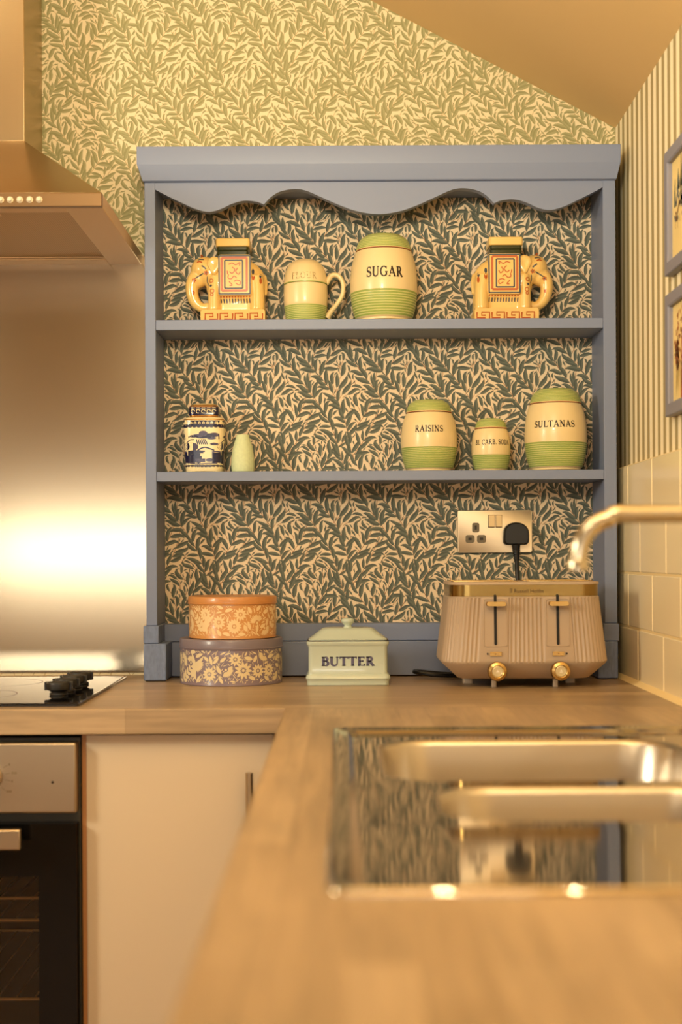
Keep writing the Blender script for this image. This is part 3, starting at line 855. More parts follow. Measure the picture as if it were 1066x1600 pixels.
def storage_jar(x, zs, h, rmax, rseam, zseam, zgreen, nlow, nhigh, text, tw, th, tz, toff, label, rtop):
    t = thing('storage_jar', label, 'jar', (x, min(2.632, 2.6875 - rmax), zs + 0.0003), 'cream and green lidded storage jars')
    cv = barrel_curve([(rmax * 0.80, 0.0), (rmax * 0.86, h * 0.06), (rmax * 0.955, h * 0.2), (rmax, h * 0.40), (rmax * 0.98, h * 0.55), (rmax * 0.93, h * 0.69), (rseam, zseam)])
    prof = [(rmax * 0.60, 0.0008), (rmax * 0.74, 0.0), (rmax * 0.785, h * 0.01), (rmax * 0.79, h * 0.03)]; ms = [0, 0, 0, 0]
    p, m_ = ribbed(cv, h * 0.045, zgreen, nlow); prof += p; ms += m_
    for k in range(15):
        z = zgreen + (zseam - 0.0012 - zgreen) * k / 14
        prof.append((interp(cv, z), z)); ms.append(0)
    prof += [(rseam - 0.0008, zseam - 0.0006), (rseam - 0.004, zseam - 0.0004)]; ms += [3, 3]
    b = MB(); b.lathe(prof, mats=ms, seg=72)
    def f(u, v):
        z = tz + v; r = interp(cv, z) + 0.0003
        a = -PI / 2 + toff + u / rmax
        return (r * math.cos(a), r * math.sin(a), z)
    paint(b, text_quads(text, tw, th), f, 4)
    b.build('body', [GLAZE, GREEN, GROOVE, RIM, INK], t, smooth=40)
    lc = barrel_curve([(rseam + 0.0004, zseam + 0.0006), (rseam * 0.955, zseam + (h - zseam) * 0.40), (rseam * 0.86, zseam + (h - zseam) * 0.72), (rtop, h - 0.0022)])
    prof = [(rseam - 0.003, zseam)]; ms = [3]
    prof += [(rseam + 0.0002, zseam + 0.0002), (rseam + 0.0004, zseam + 0.0014)]; ms += [3, 0]
    p, m_ = ribbed(lc, zseam + 0.0024, h - 0.003, nhigh); prof += p; ms += m_
    prof += [(rtop, h - 0.0022), (rtop * 0.93, h - 0.0004), (rtop * 0.8, h), (0.0005, h)]; ms += [1, 1, 1, 1]
    MB().lathe(prof, mats=ms, seg=72).build('lid', [GLAZE, GREEN, GROOVE, RIM], t, smooth=40)
    return t
def XA(px, py, Y):
    u, v = px - 533, 868 - py
    return (u * math.cos(ROLL) + v * math.sin(ROLL)) * Y / 2150
S1, S2 = 0.4417, 0.1583
storage_jar(XA(599.5, 440, 2.632), S1, 0.1655, 0.0642, 0.0530, 0.1345, 0.0555, 10, 8, 'SUGAR', 0.072, 0.0195, 0.0870, 0.0,
            'large cream and green barrel jar lettered SUGAR, on the upper shelf', 0.037)
storage_jar(XA(670.5, 680, 2.632), S2, 0.1365, 0.0538, 0.0435, 0.1120, 0.0455, 12, 7, 'RAISINS', 0.056, 0.0120, 0.0790, -0.06,
            'cream and green barrel jar lettered RAISINS, on the lower shelf', 0.031)
storage_jar(XA(767.2, 690, 2.632), S2, 0.1010, 0.0372, 0.0305, 0.0815, 0.0310, 8, 6, 'BI. CARB. SODA', 0.0740, 0.0098, 0.0545, 0.0,
            'small cream and green barrel jar lettered BI.CARB.SODA, shortest on the lower shelf', 0.0215)
storage_jar(XA(868, 680, 2.632), S2, 0.1560, 0.0594, 0.0490, 0.1275, 0.0530, 12, 8, 'SULTANAS', 0.082, 0.0125, 0.0860, -0.20,
            'tall cream and green barrel jar lettered SULTANAS, at the right end of the lower shelf', 0.035)

# ------------------------------------------------------------------ flour shaker with handle
fs_ = thing('flour_shaker', 'cream domed flour shaker with a side handle and green base band, on the upper shelf', 'shaker', (XA(477.7, 450, 2.632), 2.632, S1 + 0.0003))
zb = 0.0745
cv = barrel_curve([(0.0345, 0.0), (0.0385, 0.012), (0.0412, 0.035), (0.0420, 0.055), (0.0415, zb)])
prof = [(0.028, 0.0006), (0.0335, 0.0), (0.0352, 0.001)]; ms = [0, 0, 0]
p, m_ = ribbed(cv, 0.003, 0.0330, 9, 0.0005); prof += p; ms += m_
for k in range(8):
    z = 0.0335 + (zb - 0.001 - 0.0335) * k / 7; prof.append((interp(cv, z), z)); ms.append(0)
prof += [(0.0405, zb), (0.036, zb)]; ms += [1, 1]
MB().lathe(prof, mats=ms, seg=64).build('body', [GLAZE, GREEN, GROOVE], fs_, smooth=40)
dm = MB()
prof = [(0.038, zb + 0.0004), (0.0415, zb + 0.0006), (0.0417, zb + 0.0022)]; ms = [1, 1, 0]
dome = [(0.0412, zb + 0.006), (0.0402, zb + 0.016), (0.0372, zb + 0.028), (0.0320, zb + 0.038), (0.024, zb + 0.0450), (0.014, zb + 0.0487), (0.0005, zb + 0.0500)]
dc = barrel_curve(dome); prof += dc; ms += [0] * len(dc)
dm.lathe(prof, mats=ms, seg=64)
for a in range(6):
    an = PI / 3 * a; dm.lathe([(0.0012, 0.0), (0.0012, 0.0016), (0.0004, 0.002)], c=(0.006 * math.cos(an), 0.006 * math.sin(an), zb + 0.0486), seg=10, m=2)
def f(u, v):
    z = zb + 0.0125 + v; r = interp(dc, z) + 0.0003; an = -PI / 2 - 0.05 + u / 0.041
    return (r * math.cos(an), r * math.sin(an), z)
tq = text_quads('FLOUR', 0.050, 0.0125, 0.10, 0.04, 0.1)
rnd = random.Random(3)
paint(dm, [q for q in tq if rnd.random() < 0.8], f, 2)
dm.build('lid', [GLAZE, GREEN, mat('worn_gilt', (124, 96, 48), 0.4)], fs_, smooth=40)
hp = smooth_path([(0.0385, 0, 0.078), (0.050, 0, 0.0935), (0.063, 0, 0.0925), (0.0715, 0, 0.078), (0.0700, 0, 0.056), (0.059, 0, 0.038), (0.0475, 0, 0.024), (0.0405, 0, 0.012)], 6)
MB().tube(hp, [0.0058 - 0.0016 * math.sin(PI * i / (len(hp) - 1)) for i in range(len(hp))], 14).build('handle', GLAZE, fs_)

# ------------------------------------------------------------------ ceramic elephants
def elephant(label, loc):
    t = thing('elephant_figurine', label, 'figurine', loc, 'glazed ceramic elephants')
    IV = mat('elephant_ivory', (226, 188, 112), 0.22, coat=0.25); ORG = mat('elephant_orange', (178, 84, 30), 0.3, coat=0.3)
    SLT = mat('elephant_slate', (62, 68, 76), 0.4); GRN = mat('elephant_green', (46, 50, 22), 0.25, spec=0.3); TAN = mat('elephant_tan', (206, 160, 88), 0.25, coat=0.4)
    def cp(x, y): return ((x - 607) / 5877.0, (1012 - y) / 5877.0)
    # pedestal
    pd = MB(); pd.box(-0.0607, 0.0607, -0.036, 0.036, 0, 0.0205); pd.box(-0.0590, 0.0590, -0.034, 0.034, 0.0205, 0.0235)
    def fp(u, v): return (u, -0.0363, v)
    for k in range(4):
        x = -0.052 + k * 0.0282; w_ = 0.0235; a, b = 0.0035, 0.0155; s = 0.003
        key = [(x, a), (x, b), (x + w_ * .62, b), (x + w_ * .62, (a + b) / 2), (x + w_ * .32, (a + b) / 2)]
        paint(pd, stroke_poly(key, s), fp, 1)
        paint(pd, stroke_poly([(x + w_ * .32, a + 0.001), (x + w_, a + 0.001), (x + w_, b)], s), fp, 1)
    pd.build('pedestal', [mat('pedestal_ivory', (222, 184, 112), 0.55, spec=0.25), mat('pedestal_rust', (170, 84, 34), 0.6, spec=0.2)], t, smooth=20)
    # body: one continuous skin grown by voxel remesh
    b = MB()
    def ball(c, r, seg=20):
        rx, ry, rz = r
        vs, fs = [], []
        rows = 12
        for i in range(rows + 1):
            th = PI * i / rows
            for k in range(seg):
                ph = 2 * PI * k / seg
                vs.append((c[0] + rx * math.sin(th) * math.cos(ph), c[1] + ry * math.sin(th) * math.sin(ph), c[2] + rz * math.cos(th)))
        for i in range(rows):
            for k in range(seg):
                fs.append((i * seg + k, (i + 1) * seg + k, (i + 1) * seg + (k + 1) % seg, i * seg + (k + 1) % seg))
        b.add(vs, fs)
    ball((0.005, 0, 0.079), (0.057, 0.0275, 0.048)); ball((0.030, 0, 0.070), (0.030, 0.027, 0.043)); ball((-0.020, 0, 0.078), (0.034, 0.027, 0.045))
    ball((0.0, 0, 0.052), (0.045, 0.020, 0.032))
    ball((-0.056, 0, 0.1065), (0.0265, 0.0215, 0.0235)); ball((-0.046, 0, 0.100), (0.026, 0.022, 0.026)); ball((-0.067, 0, 0.090), (0.016, 0.0155, 0.020))
    for sy in (-1, 1):
        for (xx, rr) in ((-0.0365, 0.0115), (0.0455, 0.0135)):
            b.tube([(xx, sy * 0.0165, 0.024), (xx, sy * 0.0165, 0.06), (xx * 0.93, sy * 0.0150, 0.09)], [rr * 1.05, rr, rr * 1.05], 16)
    b.box(-0.046, 0.058, -0.018, 0.018, 0.023, 0.040)
    tr_ = smooth_path([(-0.068, 0, 0.098), (-0.079, 0, 0.080), (-0.080, 0, 0.060), (-0.074, 0, 0.043), (-0.064, 0, 0.034), (-0.054, 0, 0.0325), (-0.047, 0, 0.037)], 5)
    b.tube(tr_, [0.0145 - 0.0062 * min(1, i / (len(tr_) * 0.8)) for i in range(len(tr_))], 16)
    b.tube([(0.058, 0, 0.094), (0.0615, 0, 0.08), (0.0605, 0, 0.055)], [0.004, 0.0035, 0.003], 10)
    raw = b.build('raw', IV, None, smooth=0)
    r = raw.modifiers.new('r', 'REMESH'); r.mode = 'VOXEL'; r.voxel_size = 0.0016
    sm = raw.modifiers.new('s', 'SMOOTH'); sm.iterations = 8; sm.factor = 0.6
    dg = bpy.context.evaluated_depsgraph_get()
    me = bpy.data.meshes.new_from_object(raw.evaluated_get(dg))
    bpy.data.objects.remove(raw)
    me.polygons.foreach_set('use_smooth', [True] * len(me.polygons))
    from mathutils.bvhtree import BVHTree
    bv = BVHTree.FromPolygons([v.co[:] for v in me.vertices], [p.vertices[:] for p in me.polygons])
    # painted marks lie in the glaze, following the skin on both sides
    mk = MB()
    def dots(side):
        def fs2(u, v):
            h = bv.ray_cast(Vector((u, side * 0.2, v)), Vector((0, -side, 0)))
            y = h[0].y if h[0] is not None else side * 0.02
            return (u, y + side * 0.0004, v)
        def blob(x, y, rx, ry, m):
            c_ = cp(x, y); pts = arc2(c_[0], c_[1], rx, ry, 0, 330, 11)
            mk.add([fs2(*p) for p in pts] + [fs2(*c_)], [(i, (i + 1) % 12, 12) for i in range(12)], m)
        def ring(x, y, r_, m):
            c_ = cp(x, y); paint(mk, stroke_poly(arc2(c_[0], c_[1], r_, r_, 0, 360, 10), 0.0016), fs2, m)
        def st(pts, w_, m): paint(mk, stroke_poly(smooth2([cp(*p) for p in pts], 3), w_), fs2, m)
        st([(180, 505), (225, 480), (275, 455)], 0.0022, 1); st([(255, 370), (285, 390), (305, 410)], 0.0028, 1)
        for (x, y) in ((165, 525), (305, 452)):
            for a in range(5): blob(x + 17 * math.cos(a * 1.257), y + 17 * math.sin(a * 1.257), 0.0016, 0.0016, 0)
            blob(x, y, 0.0013, 0.0013, 1)
        st([(200, 330), (230, 320), (260, 335)], 0.0026, 0); st([(210, 300), (240, 295), (280, 300)], 0.002, 1); st([(235, 262), (265, 250)], 0.0022, 0)
        st([(150, 640), (165, 660), (155, 680)], 0.0028, 0)
        ring(365, 545, 0.0035, 0); ring(375, 660, 0.0036, 0); ring(372, 700, 0.0026, 0); blob(360, 600, 0.0025, 0.0022, 1)
        st([(320, 490), (315, 540), (330, 590)], 0.0018, 1)
        blob(833, 510, 0.0030, 0.0062, 0); blob(828, 440, 0.0026, 0.0056, 1); blob(915, 550, 0.0024, 0.0060, 0); blob(912, 490, 0.0022, 0.0055, 1)
    dots(-1); dots(1)
    nb = len(me.vertices)
    full_ = MB(); full_.flat = True
    full_.add([v.co[:] for v in me.vertices], [tuple(q.vertices) for q in me.polygons], 0)
    full_.v.extend(mk.v); full_.f.extend([tuple(i + nb for i in q) for q in mk.f]); full_.mi.extend([m + 1 for m in mk.mi])
    bpy.data.meshes.remove(me)
    full_.build('body', [IV, ORG, SLT], t, smooth=60)
    # ears
    for sy in (-1, 1):
        er = MB()
        out = smooth2([cp(*p) for p in ((330, 300), (400, 272), (460, 300), (478, 350), (455, 420), (405, 485), (372, 470), (345, 420), (318, 360), (330, 300))], 5)
        c_ = cp(392, 365)
        loops = []
        for s, off in ((1.0, 0.0), (0.96, 0.0022), (0.75, 0.0040), (0.4, 0.0034), (0.05, 0.0026)):
            loops.append([(c_[0] + (x - c_[0]) * s, sy * (0.0235 + off), c_[1] + (z - c_[1]) * s) for x, z in out[:-1]])
        loops.insert(0, [(x, sy * 0.0150, z) for x, z in out[:-1]])
        er.loft(loops); er.build('ear', IV, t, smooth=50)
    # saddle blanket with painted borders and fringe
    bl = MB(); x0, z1 = cp(450, 262); x1, z0 = cp(803, 712)
    prof = rrect_xz((x0 + x1) / 2, (z0 + z1) / 2, (x1 - x0) / 2, (z1 - z0) / 2, 0.003, 3)
    bl.prism(prof, -0.0300, 0.0300)
    for side in (-1, 1):
        def fb(u, v): return (u, side * 0.0303, v)
        def fb2(u, v): return (u, side * 0.0306, v)
        def frame(a, b_, c_, d_, w_, m, ff=fb):
            (xa, za), (xb, zb_) = cp(a, b_), cp(c_, d_)
            paint(bl, stroke_poly([(xa, za), (xb, za)], w_), ff, m); paint(bl, stroke_poly([(xa, zb_), (xb, zb_)], w_), ff, m)
            paint(bl, stroke_poly([(xa, za), (xa, zb_)], w_), ff, m); paint(bl, stroke_poly([(xb, za), (xb, zb_)], w_), ff, m)
        frame(455, 275, 797, 698, 0.0028, 2); frame(484, 296, 762, 662, 0.0042, 1, fb2); frame(518, 325, 716, 636, 0.0030, 2, fb)
        rr = random.Random(5)
        for pts in ([(560, 370), (600, 355), (640, 375), (685, 350), (680, 385)], [(600, 400), (630, 430), (600, 470), (570, 450)], [(660, 410), (640, 450), (670, 480), (690, 450)],
                    [(560, 480), (555, 520), (590, 530), (620, 500), (650, 520)], [(565, 560), (600, 600), (570, 605)], [(620, 560), (650, 545), (690, 560), (680, 600), (640, 580)], [(545, 440), (550, 480)]):
            paint(bl, stroke_poly(smooth2([cp(*p) for p in pts], 4), 0.0021), fb, 1)
        def ff(u, v):
            h = bv.ray_cast(Vector((u, side * 0.2, v)), Vector((0, -side, 0)))
            return (u, (h[0].y if h[0] is not None else side * 0.027) + side * 0.0004, v)
        for k in range(11):
            x = 470 + k * 32
            xa, za = cp(x, 742); xb, zb_ = cp(x + 3, 790)
            paint(bl, stroke_poly([(xa, za), ((xa + xb) / 2, (za + zb_) / 2), (xb, zb_)], 0.0023), ff, 2)
            xa, za = cp(x, 722); paint(bl, [arc2(xa, za, 0.0018, 0.0014, 0, 320, 8)], ff, 1)
    bl.flat = True
    bl.build('saddle_blanket', [IV, ORG, SLT], t, smooth=0)
    # cushion seat
    cu = MB()
    for (za, zb_, hx, m) in ((0.1262, 0.1352, 0.0297, 1), (0.1352, 0.1434, 0.0300, 1), (0.1434, 0.1592, 0.0323, 0)):
        cxx = 0.0
        cu.loft([rrect(cxx, 0, hx - .0015, 0.0285, .004, za), rrect(cxx, 0, hx, 0.030, .005, za + .0015), rrect(cxx, 0, hx, 0.030, .005, zb_ - .0015), rrect(cxx, 0, hx - .0015, 0.0285, .004, zb_)], m)
    cu.build('cushion_seat', [IV, GRN], t, smooth=40)
    return t
eL = elephant('ivory glazed ceramic elephant facing left, beside the flour shaker', (XA(365.8, 440, 2.630), 2.630, S1 + 0.0003))
eR = copy_tree(eL)
eR.location = (XA(788.3, 440, 2.630), 2.630, S1 + 0.0003); eR.scale = (-1, 1, 1)
eR['label'] = 'ivory glazed ceramic elephant facing right, right of the sugar jar'

# ------------------------------------------------------------------ blue and white lidded jar, small vase
gj = thing('lidded_jar', 'square blue-and-cream transferware jar with lid, at the left end of the lower shelf', 'jar', (XA(320.5, 690, 2.632), 2.632, S2 + 0.0003))
WHT = mat('china_cream', (244, 226, 178), 0.2, coat=0.0); NAVY = mat('china_navy', (26, 26, 60), 0.2); GILT = mat('china_gilt', (196, 142, 72), 0.25, 0.6); NAVP = mat('china_navy_pale', (74, 70, 98), 0.2)
hwz = [(0.0, 0.0335), (0.003, 0.0352), (0.02, 0.0362), (0.06, 0.0385), (0.092, 0.0398), (0.0985, 0.0396)]
def sq(r, z, e=4.2, n=48):
    out = []
    for k in range(n):
        a = 2 * PI * (k + 0.5) / n; c_, s_ = math.cos(a), math.sin(a)
        out.append((r * math.copysign(abs(c_) ** (2 / e), c_), r * math.copysign(abs(s_) ** (2 / e), s_), z))
    return out
def hw(z):
    return interp([(r, zz) for zz, r in hwz], z)
jb = MB()
jb.loft([sq(r, z) for z, r in hwz] + [sq(0.0385, 0.101), sq(0.0360, 0.1035), sq(0.0300, 0.1062, 3)], mats=[0, 0, 0, 0, 0, 2, 0, 2, 0])
def put(side):
    ca, sa = math.cos(side * PI / 2), math.sin(side * PI / 2)
    def f0(u, v):
        r_ = hw(v); x, y = u, -r_ * max(0.05, 1 - min(0.999, abs(u) / r_) ** 4.2) ** (1 / 4.2) - 0.0003
        return (x * ca - y * sa, x * sa + y * ca, v)
    def f1(u, v):
        r_ = hw(v); x, y = u, -r_ * max(0.05, 1 - min(0.999, abs(u) / r_) ** 4.2) ** (1 / 4.2) - 0.0005
        return (x * ca - y * sa, x * sa + y * ca, v)
    return f0, f1
def q_at(x, y):   # photo-crop coordinates to face coordinates
    return ((x - 358) / 5810.0, (838 - y) / 5810.0)
rg = random.Random(8)
for side in range(4):
    f0, f1 = put(side)
    def disc(x, y, rx, ry, m, ff=f0, n=14):
        c_ = q_at(x, y); jb.add([ff(*p) for p in arc2(c_[0], c_[1], rx * 1.15 / 5810, ry * 1.2 / 5810, 0, 360 - 360 / n, n - 1)], [tuple(range(n))], m)
    def st(pts, w_, m, ff=f0): paint(jb, stroke_poly(smooth2([q_at(*p) for p in pts], 3), w_ * 1.25 / 5810), ff, m)
    def band(ya, yb, m, ff=f0, x0=150, x1=566):
        for k in range(12):
            xa, xb = x0 + (x1 - x0) * k / 12, x0 + (x1 - x0) * (k + 1) / 12
            paint(jb, [[q_at(xa, yb), q_at(xb, yb), q_at(xb, ya), q_at(xa, ya)]], ff, m)
    band(270, 336, 1, f0, 150, 568); band(758, 832, 1, f0, 176, 542)
    band(655, 735, 1, f0, 172, 268); band(640, 735, 1, f0, 462, 548); band(690, 728, 3, f0, 268, 380)
    for k in range(9):
        disc(170 + 47 * k, 332, 22, 16, 1)
        st([(165 + 46 * k, 300), (180 + 46 * k, 288), (195 + 46 * k, 300), (180 + 46 * k, 312), (165 + 46 * k, 300)], 5, 0, f1)
    for k in range(9): st([(182 + 42 * k, 800), (198 + 42 * k, 782), (216 + 42 * k, 800), (202 + 42 * k, 812)], 7, 0, f1); disc(195 + 40 * k, 768, 16, 10, 1)
    # trees, hut, hill and lake
    for (x, y, rx, ry, m) in ((255, 445, 42, 12, 1), (300, 440, 50, 16, 3), (360, 415, 42, 26, 3), (420, 440, 55, 22, 1), (480, 430, 50, 20, 3), (520, 455, 48, 18, 1), (450, 465, 44, 14, 3), (350, 455, 60, 12, 1)):
        disc(x, y, rx, ry, m)
    for k in range(6): st([(285 + 18 * k, 478), (292 + 20 * k, 505), (300 + 21 * k, 535)], 9, 1)
    st([(185, 510), (215, 485), (260, 482)], 8, 1); st([(170, 520), (200, 500)], 6, 3)
    for (x, y, rx, ry, m) in ((235, 560, 62, 38, 3), (180, 555, 26, 34, 1), (480, 530, 40, 12, 3)): disc(x, y, rx, ry, m)
    st([(285, 610), (330, 580), (380, 566), (430, 580), (480, 600)], 12, 1)
    for k in range(9):
        y = 605 + k * 15
        st([(190, y + 8), (260 + rg.uniform(-10, 30), y), (350 + rg.uniform(-40, 30), y + 5)], 13, 1)
    for k in range(8): st([(455, 620 + k * 16), (500, 612 + k * 16 + rg.uniform(-6, 6)), (548, 618 + k * 15)], 13, 1 if k % 3 else 3)
    disc(430, 705, 40, 16, 3)
    for k in range(3): st([(235 + k * 14, 742), (272, 680 + k * 14), (310 - k * 4, 742)], 6, 1)
    st([(180, 735), (300, 748), (420, 740), (548, 742)], 8, 3)
jb.flat = False
jb.build('body', [WHT, NAVY, GILT, NAVP], gj, smooth=35)
jl = MB()
jl.loft([rrect(0, 0, 0.0262, 0.0262, .010, 0.1045), rrect(0, 0, 0.0272, 0.0272, .010, 0.1062), rrect(0, 0, 0.0272, 0.0272, .010, 0.1080), rrect(0, 0, 0.0284, 0.0284, .010, 0.1098), rrect(0, 0, 0.0280, 0.0280, .010, 0.1245), rrect(0, 0, 0.0250, 0.0250, .010, 0.1290), rrect(0, 0, 0.0180, 0.0180, .008, 0.1315)], mats=[2, 2, 1, 1, 2, 0, 0])
for sd in range(4):
    ca, sa = math.cos(sd * PI / 2), math.sin(sd * PI / 2)
    def fl(u, v):
        x, y = u, -0.0288
        return (x * ca - y * sa, x * sa + y * ca, v)
    for k in range(5):
        paint(jl, stroke_poly(arc2(-0.020 + 0.010 * k, 0.1155, 0.0036, 0.0034, 0, 300, 9), 0.0011), fl, 0)
        paint(jl, stroke_poly(line2(-0.0235 + .010 * k, 0.1222, -0.0165 + .010 * k, 0.1222, 2), 0.0012), fl, 0)
jl.build('lid', [WHT, NAVY, GILT], gj, smooth=35)

vs_ = thing('bud_vase', 'small pale celadon tapering bud vase beside the blue-and-cream jar', 'vase', (XA(379.5, 700, 2.62), 2.62, S2 + 0.0003))
vp = barrel_curve([(0.0195, 0.0), (0.0214, 0.004), (0.0222, 0.016), (0.0212, 0.032), (0.0180, 0.050), (0.0138, 0.064), (0.0119, 0.0715)])
MB().lathe([(0.016, 0.0004)] + vp + [(0.0112, 0.0722), (0.0098, 0.0716), (0.0105, 0.060), (0.0005, 0.058)], seg=56).build('body', mat('celadon_glaze', (206, 216, 172), 0.5, spec=0.3, bump=(190, 0.25), vary=(220, 0.06)), vs_, smooth=50)

# ------------------------------------------------------------------ double socket, plug and cord
YS = 2.69
sk = thing('wall_socket', 'brushed steel double wall socket on the leaf-papered back of the shelf unit', 'socket', (XA(773, 830.5, YS), YS, -0.0 + (868 - 830.5) * 2.685 / 2150 - 0.0015))
PLT = steel('plate_steel', (244, 226, 194), 0.40, bump=(30, 0.03, (1, 40, 40)))
def sx(x): return (x - 517.5) / 5660.0
def sz(y): return (360 - y) / 5660.0
pl = MB()
hxp, hzp = sx(930), sz(125)
def ring(r_, y, ins=0): return [(p[0], y, p[1]) for p in rrect_xz(0, 0, hxp - ins, hzp - ins, r_)]
pl.loft([ring(0.004, -0.0012), ring(0.004, -0.0052), ring(0.0035, -0.0062, 0.0010)], mats=[0, 0, 0])
pl.build('plate', PLT, sk, smooth=40)
bkp = MB(); bkp.loft([ring(0.003, -0.0001, 0.0012), ring(0.003, -0.0011, 0.0012)]); bkp.build('gasket', mat('gasket_black', (30, 26, 22), 0.7), sk, smooth=0)
def insert(x, y, hx, hz, side):
    m = MB(); c0, c1 = sx(x), sz(y)
    lp = lambda yy, k: [(c0 + p[0], yy, c1 + p[1]) for p in rrect_xz(0, 0, hx * k, hz * k, min(hx, hz) * 0.55 * k)]
    m.loft([lp(-0.0063, 1.0), lp(-0.0071, 0.98), lp(-0.0071, 0.85), lp(-0.0066, 0.80)], 0)
    hx2, hz2 = (0.0022, 0.0042) if side == 'v' else (0.0034, 0.0024)
    m.box(c0 - hx2, c0 + hx2, -0.00672, -0.0064, c1 - hz2, c1 + hz2, 1)
    m.build('pin_hole', [mat('insert_grey', (112, 100, 78), 0.35), mat('slot_dark', (34, 22, 12), 0.6)], sk, smooth=40)
for xo in (0, 435):
    insert(306 + xo, 316, 0.0071, 0.0094, 'v'); insert(242 + xo, 441, 0.0088, 0.0077, 'h'); insert(369 + xo, 441, 0.0088, 0.0077, 'h')
for xc in (480, 561):
    m = MB(); c0, c1 = sx(xc), sz(248)
    m.box(c0 - 0.0064, c0 + 0.0064, -0.0068, -0.0060, c1 - 0.0125, c1 + 0.0125, 1)
    m.add([(c0 - .0056, -0.0069, c1 + .0118), (c0 + .0056, -0.0069, c1 + .0118), (c0 + .0056, -0.0098, c1 - .0105), (c0 - .0056, -0.0098, c1 - .0105), (c0 - .0056, -0.0069, c1 - .0118), (c0 + .0056, -0.0069, c1 - .0118), (c0 - .0056, -0.0066, c1 + .0118), (c0 + .0056, -0.0066, c1 + .0118), (c0 + .0056, -0.0066, c1 - .0118), (c0 - .0056, -0.0066, c1 - .0118)],
          [(0, 1, 2, 3), (3, 2, 5, 4), (0, 3, 4), (1, 5, 2)], 0)
    m.build('switch', [steel('switch_steel', (186, 168, 138), 0.28), mat('slot_dark', (34, 22, 12), 0.6)], sk, smooth=0)

SKX, SKZ = sk.location.x, sk.location.z
pc = thing('power_cord', 'black mains plug in the wall socket with its cord running behind the toaster', 'power cord', (SKX + sx(742), YS, SKZ + sz(400)))
PBK = mat('plug_black', (14, 12, 12), 0.4)
pg = MB()
def dshape(k, y):
    out = []
    for p in arc2(0, 0.004, 0.0250 * k, 0.0205 * k, 0, 180, 14): out.append((p[0], y, p[1]))
    out += [(-0.0252 * k, y, -0.008 * k)] + [(p[0], y, p[1]) for p in arc2(-0.0165 * k, -0.0120 * k, 0.0085 * k, 0.0075 * k, 190, 270, 5)]
    out += [(p[0], y, p[1]) for p in arc2(0.0165 * k, -0.0120 * k, 0.0085 * k, 0.0075 * k, 270, 350, 5)] + [(0.0252 * k, y, -0.008 * k)]
    return out
pg.loft([dshape(0.96, -0.0074), dshape(1.0, -0.010), dshape(1.0, -0.020), dshape(0.96, -0.026), dshape(0.86, -0.0285)])
pgb = pg.build('plug', PBK, pc, smooth=40)
sr = MB(); sr.tube([(0, -0.017, -0.018), (0.0, -0.017, -0.024), (0.001, -0.0165, -0.036), (0.0015, -0.016, -0.050)], [0.0088, 0.0080, 0.0064, 0.0052], 14)
for k in range(4): sr.lathe([(0.0078 - k * .0006, 0), (0.0078 - k * .0006, 0.0022)], c=(0.0005, -0.0168, -0.032 - k * 0.005), seg=14)
sr.build('strain_relief', PBK, pgb, smooth=40)
def pcl(x, y, z): return (x - pc.location.x, y - YS, z - pc.location.z)
px0 = pc.location.x
cab = smooth_path([(0.0015, -0.016, -0.048), (0.002, -0.017, -0.075), pcl(px0 + 0.003, 2.662, -0.07), pcl(px0, 2.635, -0.105), pcl(px0 - 0.04, 2.612, -0.18), pcl(0.27, 2.600, -0.2255), pcl(0.205, 2.605, -0.2262), pcl(0.152, 2.600, -0.2210), pcl(0.137, 2.586, -0.2190), pcl(0.150, 2.570, -0.2205), pcl(0.185, 2.566, -0.2240), pcl(0.25, 2.580, -0.2262), pcl(0.30, 2.585, -0.2262)], 9)
MB().tube(cab, 0.0042, 10).build('cable', mat('cable_black', (18, 16, 15), 0.35), pc)

# ------------------------------------------------------------------ toaster
PUT = mat('toaster_putty', (180, 159, 136), 0.42); BRASS = steel('toaster_brass', (146, 120, 70), 0.22); GOLD = steel('toaster_gold', (200, 164, 100), 0.26)
TX, TY = 0.3200, 2.475
to = thing('toaster', 'putty pink four-slot toaster with ribbed sides and brass trim, on the worktop below the socket', 'toaster', (TX, TY, ZT))
def tz(py, Y=2.376): return (868 - py) * Y / 2150 - ZT + 0.0023
def outline(hx, hy, r, z, ribbed_=0.0, pitch=0.00725, flat=()):
    """rounded rectangle walked finely so that ribs follow the side"""
    pts = []
    per = []
    segs = [('l', (-hx + r, -hy), (hx - r, -hy)), ('a', (hx - r, -hy + r), -90), ('l', (hx, -hy + r), (hx, hy - r)), ('a', (hx - r, hy - r), 0), ('l', (hx - r, hy), (-hx + r, hy)), ('a', (-hx + r, hy - r), 90), ('l', (-hx, hy - r), (-hx, -hy + r)), ('a', (-hx + r, -hy + r), 180)]
    NL = {0: 240, 2: 60, 4: 120, 6: 60}
    s = 0.0
    for i, sg in enumerate(segs):
        if sg[0] == 'l':
            a, b = Vector(sg[1]), Vector(sg[2]); n = NL[i]; L = (b - a).length; d = (b - a).normalized(); nrm = Vector((d.y, -d.x))
            for k in range(n):
                per.append((a + (b - a) * k / n, nrm))
        else:
            c_ = Vector(sg[1]); n = 36
            for k in range(n):
                an = math.radians(sg[2] + 90 * k / n); nrm = Vector((math.cos(an), math.sin(an)))
                per.append((c_ + nrm * r, nrm))
    return per
def tl_loop(hx, hy, r, z, amp, ref):
    per = outline(hx, hy, r, z)
    out = []
    for (p, nrm), s in zip(per, ref):
        d = 0.0
        if amp and s is not None: d = -amp * (0.5 - 0.5 * math.cos(2 * PI * s / 0.00725)) ** 0.7
        out.append((p.x + nrm.x * d, p.y + nrm.y * d, z))
    return out
HX, HY = 0.1455, 0.100
refp = outline(HX - .006, HY - .003, 0.040, 0)
ref = []; s = 0; prev = refp[0][0]
CH = (-0.0535, 0.0545)   # centres of the plain lever channels
